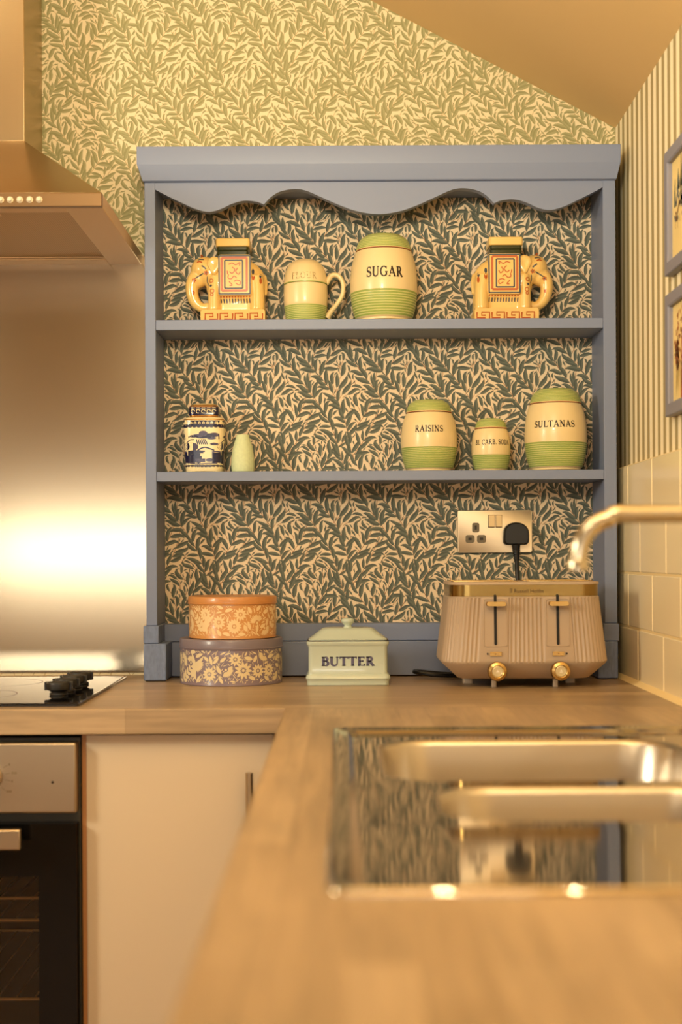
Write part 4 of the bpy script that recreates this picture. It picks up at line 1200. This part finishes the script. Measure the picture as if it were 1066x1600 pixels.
for p, nrm in refp:
    s += (p - prev).length; prev = p
    plain = nrm.y < -0.9 and any(abs(p.x - c_) < 0.0235 for c_ in CH)
    ref.append(None if plain else s)
zb0, zr, zt_, zband0, zband1, ztop = tz(1066), tz(1038), tz(937), tz(935.5), tz(917.5), tz(913)
b = MB()
lv = [(HX - 0.034, HY - 0.030, 0.020, zb0, 0), (HX - 0.030, HY - 0.026, 0.024, zb0 + .001, 0), (HX - 0.002, HY - 0.002, 0.040, zr - 0.004, 0), (HX, HY, 0.040, zr, 0.0), (HX, HY, 0.040, zr + 0.0035, 0.0022),
      (HX - 0.0125, HY - 0.008, 0.036, zt_ - 0.003, 0.0022), (HX - 0.0128, HY - 0.0082, 0.036, zt_ - 0.0004, 0.0), (HX - 0.0150, HY - 0.0100, 0.034, zband0, 0)]
b.loft([tl_loop(hx, hy, r, z, a, ref) for hx, hy, r, z, a in lv])
b.build('body', PUT, to, smooth=50)
bd = MB(); bd.loft([tl_loop(HX - 0.0148, HY - 0.0098, 0.034, zband0 + .0002, 0, ref), tl_loop(HX - 0.0150, HY - 0.0100, 0.034, zband1, 0, ref)])
band = bd.build('trim_band', BRASS, to, smooth=40)
tp = MB(); tp.loft([tl_loop(HX - 0.0138, HY - 0.0090, 0.034, zband1 + .0002, 0, ref), tl_loop(HX - 0.0135, HY - 0.0087, 0.034, zband1 + 0.0020, 0, ref), tl_loop(HX - 0.0140, HY - 0.0092, 0.033, ztop - .0008, 0, ref), tl_loop(HX - 0.0150, HY - 0.0102, 0.032, ztop, 0, ref)])
tp.build('top_rim', PUT, to, smooth=40)
for (cx, cy) in ((-0.066, -0.034), (0.066, -0.034), (-0.066, 0.034), (0.066, 0.034)):
    sl = MB()
    o_ = rrect(cx, cy, 0.058, 0.017, 0.004, 0, 3); i_ = rrect(cx, cy, 0.0565, 0.0155, 0.0035, 0, 3)
    z = ztop
    sl.loft([[(p[0], p[1], z + .0001) for p in o_], [(p[0], p[1], z + 0.0016) for p in o_], [(p[0], p[1], z + 0.0016) for p in i_], [(p[0], p[1], z + 0.0003) for p in i_]], mats=[0, 0, 0, 1])
    sl.build('bread_slot', [GOLD, mat('slot_dark', (34, 22, 12), 0.6)], to, smooth=30)
# lettering on the band
tcv = bpy.data.curves.new('t', 'FONT'); tcv.body = 'Russell Hobbs'; tcv.size = 0.0122; tcv.align_x = 'LEFT'
tob = bpy.data.objects.new('t', tcv); COL.objects.link(tob)
dg = bpy.context.evaluated_depsgraph_get()
tm = bpy.data.meshes.new_from_object(tob.evaluated_get(dg)); bpy.data.objects.remove(tob)
LM = MB(); LM.flat = True
xs = [v.co.x for v in tm.vertices]; wtxt = max(xs) - min(xs)
yf = -(HY - 0.0100) - 0.0003
tx0, tx1 = (803.5 - 533 + 0.3) * 2.385 / 2150 - TX, (849 - 533 + 0.3) * 2.385 / 2150 - TX
zl = (zband0 + zband1) / 2 - 0.0036
k_ = (tx1 - tx0) / wtxt
LM.add([(tx0 + (v.co.x - min(xs)) * k_, yf, zl + v.co.y * k_ * 1.0) for v in tm.vertices], [tuple(p.vertices) for p in tm.polygons])
for i in range(2):
    for j in range(3):
        LM.add([(tx0 - 0.0072 + i * 0.0024 + 0.0009 * math.cos(q * PI / 4), yf, zl + 0.0010 + j * 0.0026 + 0.0011 * math.sin(q * PI / 4)) for q in range(8)], [tuple(range(8))])
LM.build('lettering', mat('band_print', (62, 40, 18), 0.5), band, smooth=0)
bpy.data.meshes.remove(tm)
# lever channels, levers, buttons, dials
def face_y(z):
    """front face depth at height z above the worktop (follows the leaning front)"""
    t_ = (z - zr - 0.0035) / (zt_ - 0.003 - zr - 0.0035)
    return -(HY - 0.008 * t_)
def tilt(y0): return y0
for c_ in CH:
    zc0, zc1 = tz(1013), tz(940)
    m = MB()
    def lp(ins, dy):
        out = []
        for p in rrect_xz(c_, (zc0 + zc1) / 2, 0.0195 - ins, (zc1 - zc0) / 2 - ins, 0.004): out.append((p[0], face_y(p[1]) + dy, p[1]))
        return out
    m.loft([lp(-0.0012, -0.0002), lp(-0.0008, -0.0012), lp(0.0002, -0.0012), lp(0.0006, -0.0003)], cap0=False)
    chn = m.build('lever_channel', PUT, to, smooth=40)
    m = MB()
    za, zb_ = tz(1011.5), tz(932.5)
    def ypos(z): return min(face_y(z) - 0.0006, face_y(min(z, zt_)) - 0.0006) if z < zt_ else -(HY - 0.0100) - 0.0004
    pts = [(c_, z) for z in np.linspace(za + .0022, zb_ - .0022, 12)]
    left = [(c_ - 0.0024, z) for _, z in pts]; right = [(c_ + 0.0024, z) for _, z in pts]
    poly = right + [(c_ + .0022 * math.cos(a), pts[-1][1] + .0022 * math.sin(a)) for a in np.linspace(0.3, PI - .3, 6)] + left[::-1] + [(c_ + .0022 * math.cos(a), pts[0][1] + .0022 * math.sin(a)) for a in np.linspace(PI + .3, 2 * PI - .3, 6)]
    def yp(z):
        if z >= zt_ - 0.003:
            return face_y(zt_ - 0.003) - 0.0012
        return face_y(z) - 0.0012
    m.loft([[(x, yp(z) + 0.0005, z) for x, z in poly], [(x, yp(z), z) for x, z in poly]])
    m.build('lever_slot', mat('slot_black', (8, 7, 7), 0.7), chn, smooth=0)
    zl_ = (tz(943) + tz(950.5)) / 2
    m = MB(); yl = face_y(zl_)
    lo = lambda k, yy: [(c_ + p[0], yy, zl_ + p[1]) for p in rrect_xz(0, 0, 0.0174 * k, 0.0040 * (k if k < 1 else 1), 0.0036 * k)]
    m.loft([lo(0.9, yl - 0.006), lo(1.0, yl - 0.008), lo(1.0, yl - 0.018), lo(0.93, yl - 0.021)])
    m.box(c_ - 0.0017, c_ + 0.0017, yl - 0.0061, yl - 0.0014, zl_ - .0025, zl_ + .0025)
    m.build('lever', GOLD, to, smooth=45)
    sgn = -1 if c_ < 0 else 1
    zb1 = tz(1025); yb_ = face_y(zb1)
    m = MB(); m.box(c_ - 0.0100, c_ + 0.0100, yb_ - 0.0028, yb_ - 0.0004, zb1 - 0.0036, zb1 + 0.0036)
    m.box(c_ - 0.0012, c_ + 0.0012, yb_ - 0.00290, yb_ - 0.0028, zb1 - 0.0008, zb1 + 0.0008, 1)
    m.build('button', [GOLD, mat('button_print', (130, 90, 50), 0.5)], to, bevel=0.0006)
    m = MB().lathe([(0.0017, 0), (0.0017, 0.0008), (0.0004, 0.0010)], seg=14).build('indicator_light', mat('indicator_dark', (38, 24, 12), 0.2), to)
    m.location = (c_ + sgn * 0.0142, yb_ - 0.0002, zb1); m.rotation_euler = (PI / 2, 0, 0)
    zd = tz(1052); yd = -HY + 0.0006
    cd_ = c_ + 0.0018 * (1 if c_ < 0 else 1.6)
    dl = MB().lathe([(0.0168, 0), (0.0168, 0.007), (0.0155, 0.011), (0.0110, 0.0125), (0.0098, 0.0118), (0.0098, 0.0112)], seg=48, cap1=False).build('dial', GOLD, to, smooth=30)
    dl.location = (cd_, yd, zd); dl.rotation_euler = (PI / 2, 0, 0)
    db = MB(); db.lathe([(0.0095, 0.0100), (0.0095, 0.0118), (0.0078, 0.0124), (0.0068, 0.0118), (0.0005, 0.0118)], seg=40)
    db.add([(0, 0.0034, 0.0121), (-0.0028, -0.0006, 0.0121), (0.0028, -0.0006, 0.0121)], [(0, 1, 2)], 1); db.add([(-0.0028, -0.0014, 0.0121), (0.0028, -0.0014, 0.0121), (0.0028, -0.0024, 0.0121), (-0.0028, -0.0024, 0.0121)], [(0, 1, 2, 3)], 1)
    db.build('cancel_button', [mat('dial_pearl', (214, 196, 150), 0.3, 0.3), mat('dial_symbol', (250, 240, 220), 0.3)], dl, smooth=30)
    m = MB(); m.loft([rrect(c_ + 0.0005, -HY + 0.040, 0.0042, 0.006, 0.002, 0.0002, 3), rrect(c_ + 0.0005, -HY + 0.040, 0.0042, 0.006, 0.002, zb0 + 0.0006, 3)]); m.build('foot', PUT, to)
    m = MB(); m.loft([rrect(c_ + sgn * 0.038, 0.02, 0.009, 0.012, 0.003, 0.0002, 3), rrect(c_ + sgn * 0.038, 0.02, 0.009, 0.012, 0.003, zb0 + 0.0006, 3)]); m.build('foot', PUT, to)

# ------------------------------------------------------------------ butter dish
BG = mat('enamel_sage', (192, 204, 190), 0.22, coat=0.3)
bdh = thing('butter_dish', 'pale sage lidded butter dish lettered BUTTER, in the middle of the worktop', 'butter dish', (XA(543.7, 1030, 2.505), 2.505, ZT))
m = MB()
lv = [(0.066, 0.044, 0.010, 0.0002), (0.0735, 0.050, 0.010, 0.0006), (0.0735, 0.050, 0.010, 0.0065), (0.0742, 0.0510, 0.011, 0.0090), (0.0760, 0.0530, 0.011, 0.0125), (0.0748, 0.0515, 0.010, 0.0175), (0.0715, 0.0482, 0.008, 0.0200),
      (0.0708, 0.0475, 0.008, 0.024), (0.0708, 0.0475, 0.008, 0.0685), (0.0722, 0.0488, 0.008, 0.0715), (0.0738, 0.0504, 0.009, 0.0735), (0.0738, 0.0504, 0.009, 0.0785), (0.0730, 0.0496, 0.008, 0.0792), (0.0690, 0.0460, 0.008, 0.0792), (0.0680, 0.0450, 0.008, 0.070)]
m.loft([rrect(0, 0, a, b_, r, z, 5) for a, b_, r, z in lv], mats=[0] * 11 + [2, 2, 2, 0])
LOW = mat('butter_slate', (86, 84, 112), 0.4)
paint(m, text_quads('BUTTER', 0.0955, 0.0165, 0.27, 0.135, 0.02), lambda u, v: (u, -0.0478, 0.0430 + v), 1)
m.build('body', [BG, LOW, mat('rim_edge_dark', (58, 48, 44), 0.5)], bdh, smooth=40)
m = MB()
lv = [(0.0660, 0.0430, 0.008, 0.0785), (0.0700, 0.0466, 0.008, 0.0802), (0.0704, 0.0470, 0.008, 0.0820), (0.0660, 0.0435, 0.010, 0.0850), (0.0600, 0.0385, 0.012, 0.0890), (0.0500, 0.0300, 0.012, 0.0970), (0.0455, 0.0265, 0.012, 0.1000), (0.0390, 0.0215, 0.012, 0.1010)]
m.loft([rrect(0, 0, a, b_, r, z, 5) for a, b_, r, z in lv])
ld = m.build('lid', BG, bdh, smooth=50)
MB().lathe([(0.0085, 0.1008), (0.0070, 0.1030), (0.0066, 0.1055), (0.0095, 0.1085), (0.0118, 0.1120), (0.0120, 0.1150), (0.0100, 0.1170), (0.0060, 0.1180), (0.0004, 0.1184)], seg=36).build('knob', BG, ld, smooth=60)

# ------------------------------------------------------------------ two round cake tins
def flora(mb, R, z0, z1, seed, m, birds, avoid_gap=0.0009):
    """cream meadow flowers, leaves and birds printed round the side"""
    rr = random.Random(seed)
    def f(u, v): a = -PI / 2 + u / R; return ((R + 0.0003) * math.cos(a), (R + 0.0003) * math.sin(a), v)
    C = PI * R; res = 0.0005
    nx, nz = int(2 * C / res), int((z1 - z0) / res) + 1
    occ = np.zeros((nx, nz), bool)
    def put(polys, force=False):
        P = []
        for q in polys:
            A = np.array(q); ctr = A.mean(0); mid = (A + np.roll(A, -1, 0)) / 2
            for s in (1.1, 0.7, 0.3):
                P.append(ctr + (A - ctr) * s); P.append(ctr + (mid - ctr) * s)
        P = np.concatenate(P)
        ix = np.floor((P[:, 0] + C) / res).astype(int) % nx; iz = np.floor((P[:, 1] - z0) / res).astype(int)
        if iz.min() < 1 or iz.max() >= nz - 1: return False
        if not force and occ[ix, iz].mean() > 0.02: return False
        occ[ix, iz] = True
        paint(mb, polys, f, m)
        return True
    def leaf(x, z, a, L, w_, cv=0.0):
        A, B = leaf_polys(x, z, a, L, w_, cv, 0, 5)
        poly = [q[0] for q in A] + [A[-1][1]] + [q[2] for q in reversed(A)][0:]
        pa = [A[0][0]] + [q[2] for q in A] ; pb = [B[0][2]] + [q[1] for q in B][0:]
        return [A[i] for i in range(5)] + [B[i] for i in range(5)]
    H = z1 - z0
    for (bx, bz, s, fl_) in birds:
        shapes = [[(0, -0.10), (0.22, -0.30), (0.32, -0.02), (0.20, 0.22), (0.02, 0.14)], [(0.20, 0.22), (0.02, 0.14), (-0.10, 0.75), (0.02, 0.62), (0.12, 0.42)], [(0.20, 0.22), (0.32, -0.02), (0.62, 0.32), (0.70, 0.55), (0.42, 0.34)],
                  [(0.22, -0.30), (0, -0.10), (-0.16, -0.30), (-0.12, -0.50), (0.06, -0.48)], [(0.06, -0.48), (0.22, -0.30), (0.24, -0.52), (0.2, -0.64)], [(0.02, 0.14), (0, -0.10), (-0.14, 0.0)]]
        put([[(bx + fl_ * p[0] * s, bz + p[1] * s) for p in q] for q in shapes], True)
    for _ in range(160):                       # flower heads
        x, z = rr.uniform(-C, C), rr.uniform(z0 + H * 0.2, z1 - H * .1)
        R_ = rr.uniform(0.0120, 0.0160); n = rr.randint(11, 15); full_ = rr.random() < 0.5; a0 = rr.uniform(0, 6.28)
        pol = []
        for k in range(n):
            a = a0 + (2 * PI * k / n if full_ else -0.4 + 2.6 * k / n)
            pol += leaf(x + 0.25 * R_ * math.cos(a), z + 0.25 * R_ * math.sin(a), a, R_ * 0.78, R_ * (0.34 if full_ else 0.2))
        pol.append(arc2(x, z, R_ * .17, R_ * .17, 0, 315, 7))
        put(pol)
    for _ in range(500):                       # leafy sprigs
        x, z = rr.uniform(-C, C), rr.uniform(z0, z1); a = PI / 2 + rr.uniform(-1.1, 1.1); L = rr.uniform(0.03, 0.045)
        pol = stroke_poly([(x + math.cos(a) * L * t_, z + math.sin(a) * L * t_) for t_ in (0, .33, .66, 1)], 0.0007)
        for k in range(4):
            for sd in (1, -1):
                pol += leaf(x + math.cos(a) * L * (0.15 + .24 * k), z + math.sin(a) * L * (0.15 + .24 * k), a + sd * 0.75, 0.0150 - .0014 * k, 0.0074 - .0006 * k)
        put(pol)
    for L0, n, wr in ((0.017, 600, 0.46), (0.012, 800, 0.30), (0.010, 1200, 0.16), (0.007, 1200, 0.22), (0.005, 1200, 0.3)):
        for _ in range(n):
            x, z = rr.uniform(-C, C), rr.uniform(z0, z1); a = PI / 2 + rr.uniform(-1.3, 1.3)
            put(leaf(x, z, a, L0 * rr.uniform(.8, 1.15), L0 * wr * rr.uniform(.7, 1), rr.uniform(-.7, .7)))
def cake_tin(label, x, y, z, R, hb, hl, col, lidcol, seed, birds, prefix, top):
    t = thing('cake_tin', label, 'tin', (x, y, z), 'stacked printed cake tins')
    base = mat(prefix + '_tin', col, 0.38, coat=0.15); cream_ = mat(prefix + '_tin_print', top, 0.42); lidm = mat(prefix + '_tin_lid', lidcol, 0.36, coat=0.2)
    b = MB()
    b.lathe([(R - .003, 0.0004), (R - .0005, 0.0), (R + 0.0006, 0.0012), (R, 0.0026), (R, hb + hl - 0.002)], seg=96)
    flora(b, R, 0.0035, hb - 0.0005, seed, 1, birds)
    b.build('body', [base, cream_], t, smooth=40)
    l = MB()
    RL = R + 0.0016
    l.lathe([(R + .0003, hb + 0.0004), (RL + .0008, hb), (RL + 0.0010, hb + 0.0012), (RL, hb + 0.0022), (RL, hb + hl - 0.003), (RL - 0.0012, hb + hl - .0008), (RL - 0.004, hb + hl), (RL - 0.006, hb + hl - .0002), (RL - 0.008, hb + hl - .0012), (RL - .02, hb + hl - .0012), (0.0005, hb + hl - .0012)], seg=96)
    l.build('lid', lidm, t, smooth=40)
    return t
tY = 2.537
H1 = -0.149 - ZT
cake_tin('larger mauve printed round cake tin with a mauve lid, under the orange tin', XA(361.5, 1040, tY), tY, ZT, 0.0932, H1 - 0.0175, 0.0175, (126, 110, 122), (124, 112, 122), 4,
         [(-0.0700, 0.034, 0.037, 1), (0.16, 0.034, 0.036, -1)], 'mauve', (226, 208, 168))
H2 = -0.0728 + 0.149
cake_tin('smaller orange printed round cake tin with an orange lid, stacked on the mauve tin', XA(363.5, 960, tY), tY, ZT + H1, 0.0800, H2 - 0.0140, 0.0140, (204, 144, 82), (196, 134, 74), 9,
         [(-0.048, 0.029, 0.031, 1), (0.12, 0.03, 0.03, -1)], 'orange', (238, 208, 158))

# ------------------------------------------------------------------ steel sink
SNK = steel('sink_steel', (190, 174, 150), 0.065, bump=(9, 0.08))
SNR = steel('sink_rim_steel', (206, 190, 164), 0.05)
SNB = steel('sink_bowl_steel', (196, 186, 172), 0.3, bump=(80, 0.03))
si = thing('sink', 'stainless steel inset sink with two bowls and a flat drainer, in the foreground worktop', 'sink', ((SX0 + SX1) / 2, (SY0 + SY1) / 2, ZT))
hx, hy = (SX1 - SX0) / 2, (SY1 - SY0) / 2
NS = 8
def rl(cx, cy, hx_, hy_, r, z): return rrect(cx, cy, hx_, hy_, r, z, NS)
fl = MB()
rm = MB()
prof = [(0.0, 0.0002)] + [(0.0036 - 0.0036 * math.cos(a_), 0.0004 + 0.0036 * math.sin(a_)) for a_ in np.linspace(0.08, PI / 2, 12)]
for k in range(1, 9):
    t_ = k / 8
    prof.append((0.0036 + 0.0139 * t_, 0.0040 - 0.0026 * (0.5 - 0.5 * math.cos(PI * t_))))
for k in range(1, 9):
    t_ = k / 8
    prof.append((0.0175 + 0.010 * t_, 0.0014 - 0.0044 * (0.5 - 0.5 * math.cos(PI * t_))))
prof.append((prof[-1][0], -0.0125))
rm.loft([rl(0, 0, hx - i_, hy - i_, max(0.004, 0.018 - i_ * 0.2), z_) for i_, z_ in prof], cap0=False, cap1=False)
rm.build('rim', SNR, si, smooth=50)
# the deck with two bowl openings
ocx, ocy = (SX0 + SX1) / 2, (SY0 + SY1) / 2
B1 = (0.028 + 0.180 - ocx + 0.022, 1.604 - ocy, 0.185, 0.152, 0.060)
B2 = (0.066 + 0.155 - ocx + 0.022, 1.330 - ocy, 0.150, 0.088, 0.055)
iy = hy - 0.0275
def deck_z(y): return ZD + (y - yb_) * 0.0062 / (iy - yb_)
yb_ = 1.222 - ocy; ZD = -0.0096
outer = [(hx - 0.0275, iy, deck_z(iy)), (-hx + 0.0275, iy, deck_z(iy)), (-hx + 0.0275, yb_, ZD), (hx - 0.0275, yb_, ZD)]
fl.quad((-hx + 0.0275, -iy, -0.0030), (hx - 0.0275, -iy, -0.0030), (hx - 0.0275, yb_, ZD), (-hx + 0.0275, yb_, ZD))
bm = bmesh.new()
edges = []
def on_deck(lp, d=0.0): return [(q[0], q[1], deck_z(q[1]) - d) for q in lp]
for lp in (outer, on_deck(rl(*B1, 0)), on_deck(rl(*B2, 0))):
    vs = [bm.verts.new(p) for p in lp]
    edges += [bm.edges.new((vs[i], vs[(i + 1) % len(vs)])) for i in range(len(vs))]
bmesh.ops.triangle_fill(bm, use_beauty=True, use_dissolve=False, edges=edges)
bm.verts.index_update()
vs = [v.co[:] for v in bm.verts]; fs = [tuple(v.index for v in f.verts) for f in bm.faces]
bm.free()
fl.add(vs, fs, 0)
# shallow drainer grooves
fl.build('deck', SNK, si, smooth=35)
for (cx, cy, bx, by, r), dep in ((B1, 0.150), (B2, 0.110)):
    m = MB()
    m.loft([on_deck(rl(cx, cy, bx, by, r, 0)), on_deck(rl(cx, cy, bx - .003, by - .003, r, 0), 0.0012), on_deck(rl(cx, cy, bx - .006, by - .006, r, 0), 0.007), rl(cx, cy, bx - .014, by - .014, r, -dep * .6), rl(cx, cy, bx - .018, by - .018, r, -dep * .85), rl(cx, cy, bx - .026, by - .026, r * .8, -dep * .96), rl(cx, cy, bx - .045, by - .045, r * .5, -dep), rl(cx, cy, 0.03, 0.03, 0.028, -dep - .002)], cap0=False)
    bo_ = m.build('bowl', SNB, si, smooth=60)
    MB().lathe([(0.040, -dep + .0008), (0.040, -dep + .0028), (0.032, -dep + .0034), (0.028, -dep + .0012), (0.0005, -dep + .0010)], c=(cx, cy, 0), seg=32).build('drain', steel('drain_chrome', (210, 196, 170), 0.2), bo_)

# ------------------------------------------------------------------ tap
CHR = steel('tap_chrome', (196, 184, 160), 0.22)
tpX, tpY = 0.424, 1.432
tap = thing('tap', 'brushed chrome swan-neck tap reaching over the sink from the right', 'tap', (tpX, tpY, ZT - 0.0062))
m = MB(); m.lathe([(0.0235, 0.0008), (0.0235, 0.004), (0.0215, 0.008), (0.019, 0.012), (0.019, 0.080), (0.017, 0.085), (0.0125, 0.09)], seg=32)
m.build('base', CHR, tap)
zh = (868 - 805.5) * tpY / 2150 - ZT + 0.0062
def txp(px): return (px - 533) * tpY / 2150 - tpX
R1 = 0.030
path = [(0, 0, 0.088), (0, 0, zh - 0.06)] + [(-0.06 + 0.06 * math.cos(a), 0, zh - 0.06 + 0.06 * math.sin(a)) for a in np.linspace(0.15, PI / 2, 8)]
xe = txp(905); rb = 0.038
path += [(txp(990), 0, zh)] + [(xe + rb - rb * math.sin(a), 0, zh - 0.004 * (a > 0) - (rb - rb * math.cos(a)) * 1.05) for a in np.linspace(0, PI / 2 * 0.93, 9)]
path += [(xe - 0.001, 0, zh - 0.0535)]
MB().tube(smooth_path(path, 3), 0.0095, 20).build('spout', CHR, tap)
m = MB(); m.lathe([(0.0102, 0), (0.0112, 0.001), (0.0112, 0.011), (0.0102, 0.0125)], c=(xe - 0.0012, 0, zh - 0.0590), seg=28); m.build('aerator', CHR, tap)
m = MB(); m.tube([(0.018, 0, 0.055), (0.032, 0, 0.060), (0.055, 0.0, 0.085)], [0.007, 0.006, 0.0045], 14); m.build('lever', CHR, tap)

# ------------------------------------------------------------------ two framed prints on the striped wall
FRM = mat('frame_blue_grey', (134, 132, 144), 0.5, bump=(50, 0.1)); MAT_ = mat('print_paper', (232, 206, 140), 0.85, vary=(14, 0.05))
def picture(label, z0, z1, painter, pal):
    y1, y0 = 2.238, 2.018
    t = thing('framed_print', label, 'picture', (XR, (y0 + y1) / 2, (z0 + z1) / 2), 'blue-grey framed tree prints')
    hy_, hz_ = (y1 - y0) / 2, (z1 - z0) / 2
    fw = 0.021
    m = MB()
    def lp(x, ins, r=0.001): return [(x, p[0], p[1]) for p in rrect_xz(0, 0, hy_ - ins, hz_ - ins, r, 2)]
    m.loft([lp(-0.0005, 0), lp(-0.013, 0), lp(-0.0145, 0.0015), lp(-0.0145, fw - .002), lp(-0.012, fw), lp(-0.004, fw)], cap0=True, cap1=False)
    m.build('frame', FRM, t, smooth=20)
    p = MB(); p.flat = True
    p.quad((-0.006, -hy_ + fw - .001, -hz_ + fw - .001), (-0.006, -hy_ + fw - .001, hz_ - fw + .001), (-0.006, hy_ - fw + .001, hz_ - fw + .001), (-0.006, hy_ - fw + .001, -hz_ + fw - .001))
    # u runs from the far edge (left in the photo) towards the camera
    def f(u, v): return (-0.0063, hy_ - fw - u, -hz_ + fw + v)
    painter(p, f)
    p.build('print', [MAT_] + pal, t, smooth=0)
def trees_cool(p, f):
    r = random.Random(2)
    for k in range(24):
        u = 0.022 + r.uniform(-0.004, 0.11); v = 0.088 + r.uniform(-0.015, 0.022)
        h = r.uniform(0.02, 0.05)
        paint(p, stroke_poly([(u + r.uniform(-.003, .003), v), (u + r.uniform(-.004, .004), v + h * .5), (u + r.uniform(-.002, .002), v + h)], [0.010, 0.007, 0.002]), f, 1 + k % 2)
    for k in range(40):
        u = 0.018 + r.uniform(0, 0.12); v = 0.066 + r.uniform(-0.012, 0.030)
        A, B = leaf_polys(u, v, r.uniform(0.6, 2.6), r.uniform(.008, .02), r.uniform(.004, .008)); paint(p, A + B, f, 3 if k % 2 else 2)
    for k in range(8): paint(p, stroke_poly([(0.02 + k * .014, 0.066), (0.021 + k * .014, 0.052 + r.uniform(-.006, .01))], 0.0016), f, 3)
def trees_rust(p, f):
    r = random.Random(6)
    for k in range(170):
        a = r.uniform(0, 6.28); q = math.sqrt(r.random())
        u = 0.062 + 0.047 * q * math.cos(a); v = 0.102 + 0.050 * q * math.sin(a)
        if r.random() < 0.28: u, v = 0.024 + r.uniform(-.009, .012), r.uniform(0.055, 0.10)
        A, B = leaf_polys(u, v, r.uniform(-2.6, -0.5), r.uniform(.006, .014), r.uniform(.003, .006)); paint(p, A + B, f, 1 + k % 3)
    paint(p, stroke_poly([(0.055, 0.002), (0.053, 0.05), (0.056, 0.10)], [0.010, 0.007, 0.004]), f, 1)
    for k in range(14):
        u = 0.01 + r.uniform(0, .05); paint(p, stroke_poly([(u, r.uniform(0, .04)), (u + .001, r.uniform(.04, .07))], 0.0016), f, 4)
picture('framed print of blue-green and brown trees on the striped wall, the upper picture', 0.450, 0.650, trees_cool,
        [mat('art_blue_green', (86, 98, 88), 0.85), mat('art_blue_grey', (120, 124, 118), 0.85), mat('art_brown', (120, 84, 44), 0.85)])
picture('framed print of a rust-leaved tree on the striped wall, the lower picture', 0.222, 0.419, trees_rust,
        [mat('art_rust', (166, 92, 46), 0.85), mat('art_russet', (188, 122, 72), 0.85), mat('art_sienna', (140, 78, 50), 0.85), mat('art_straw', (214, 186, 110), 0.85)])
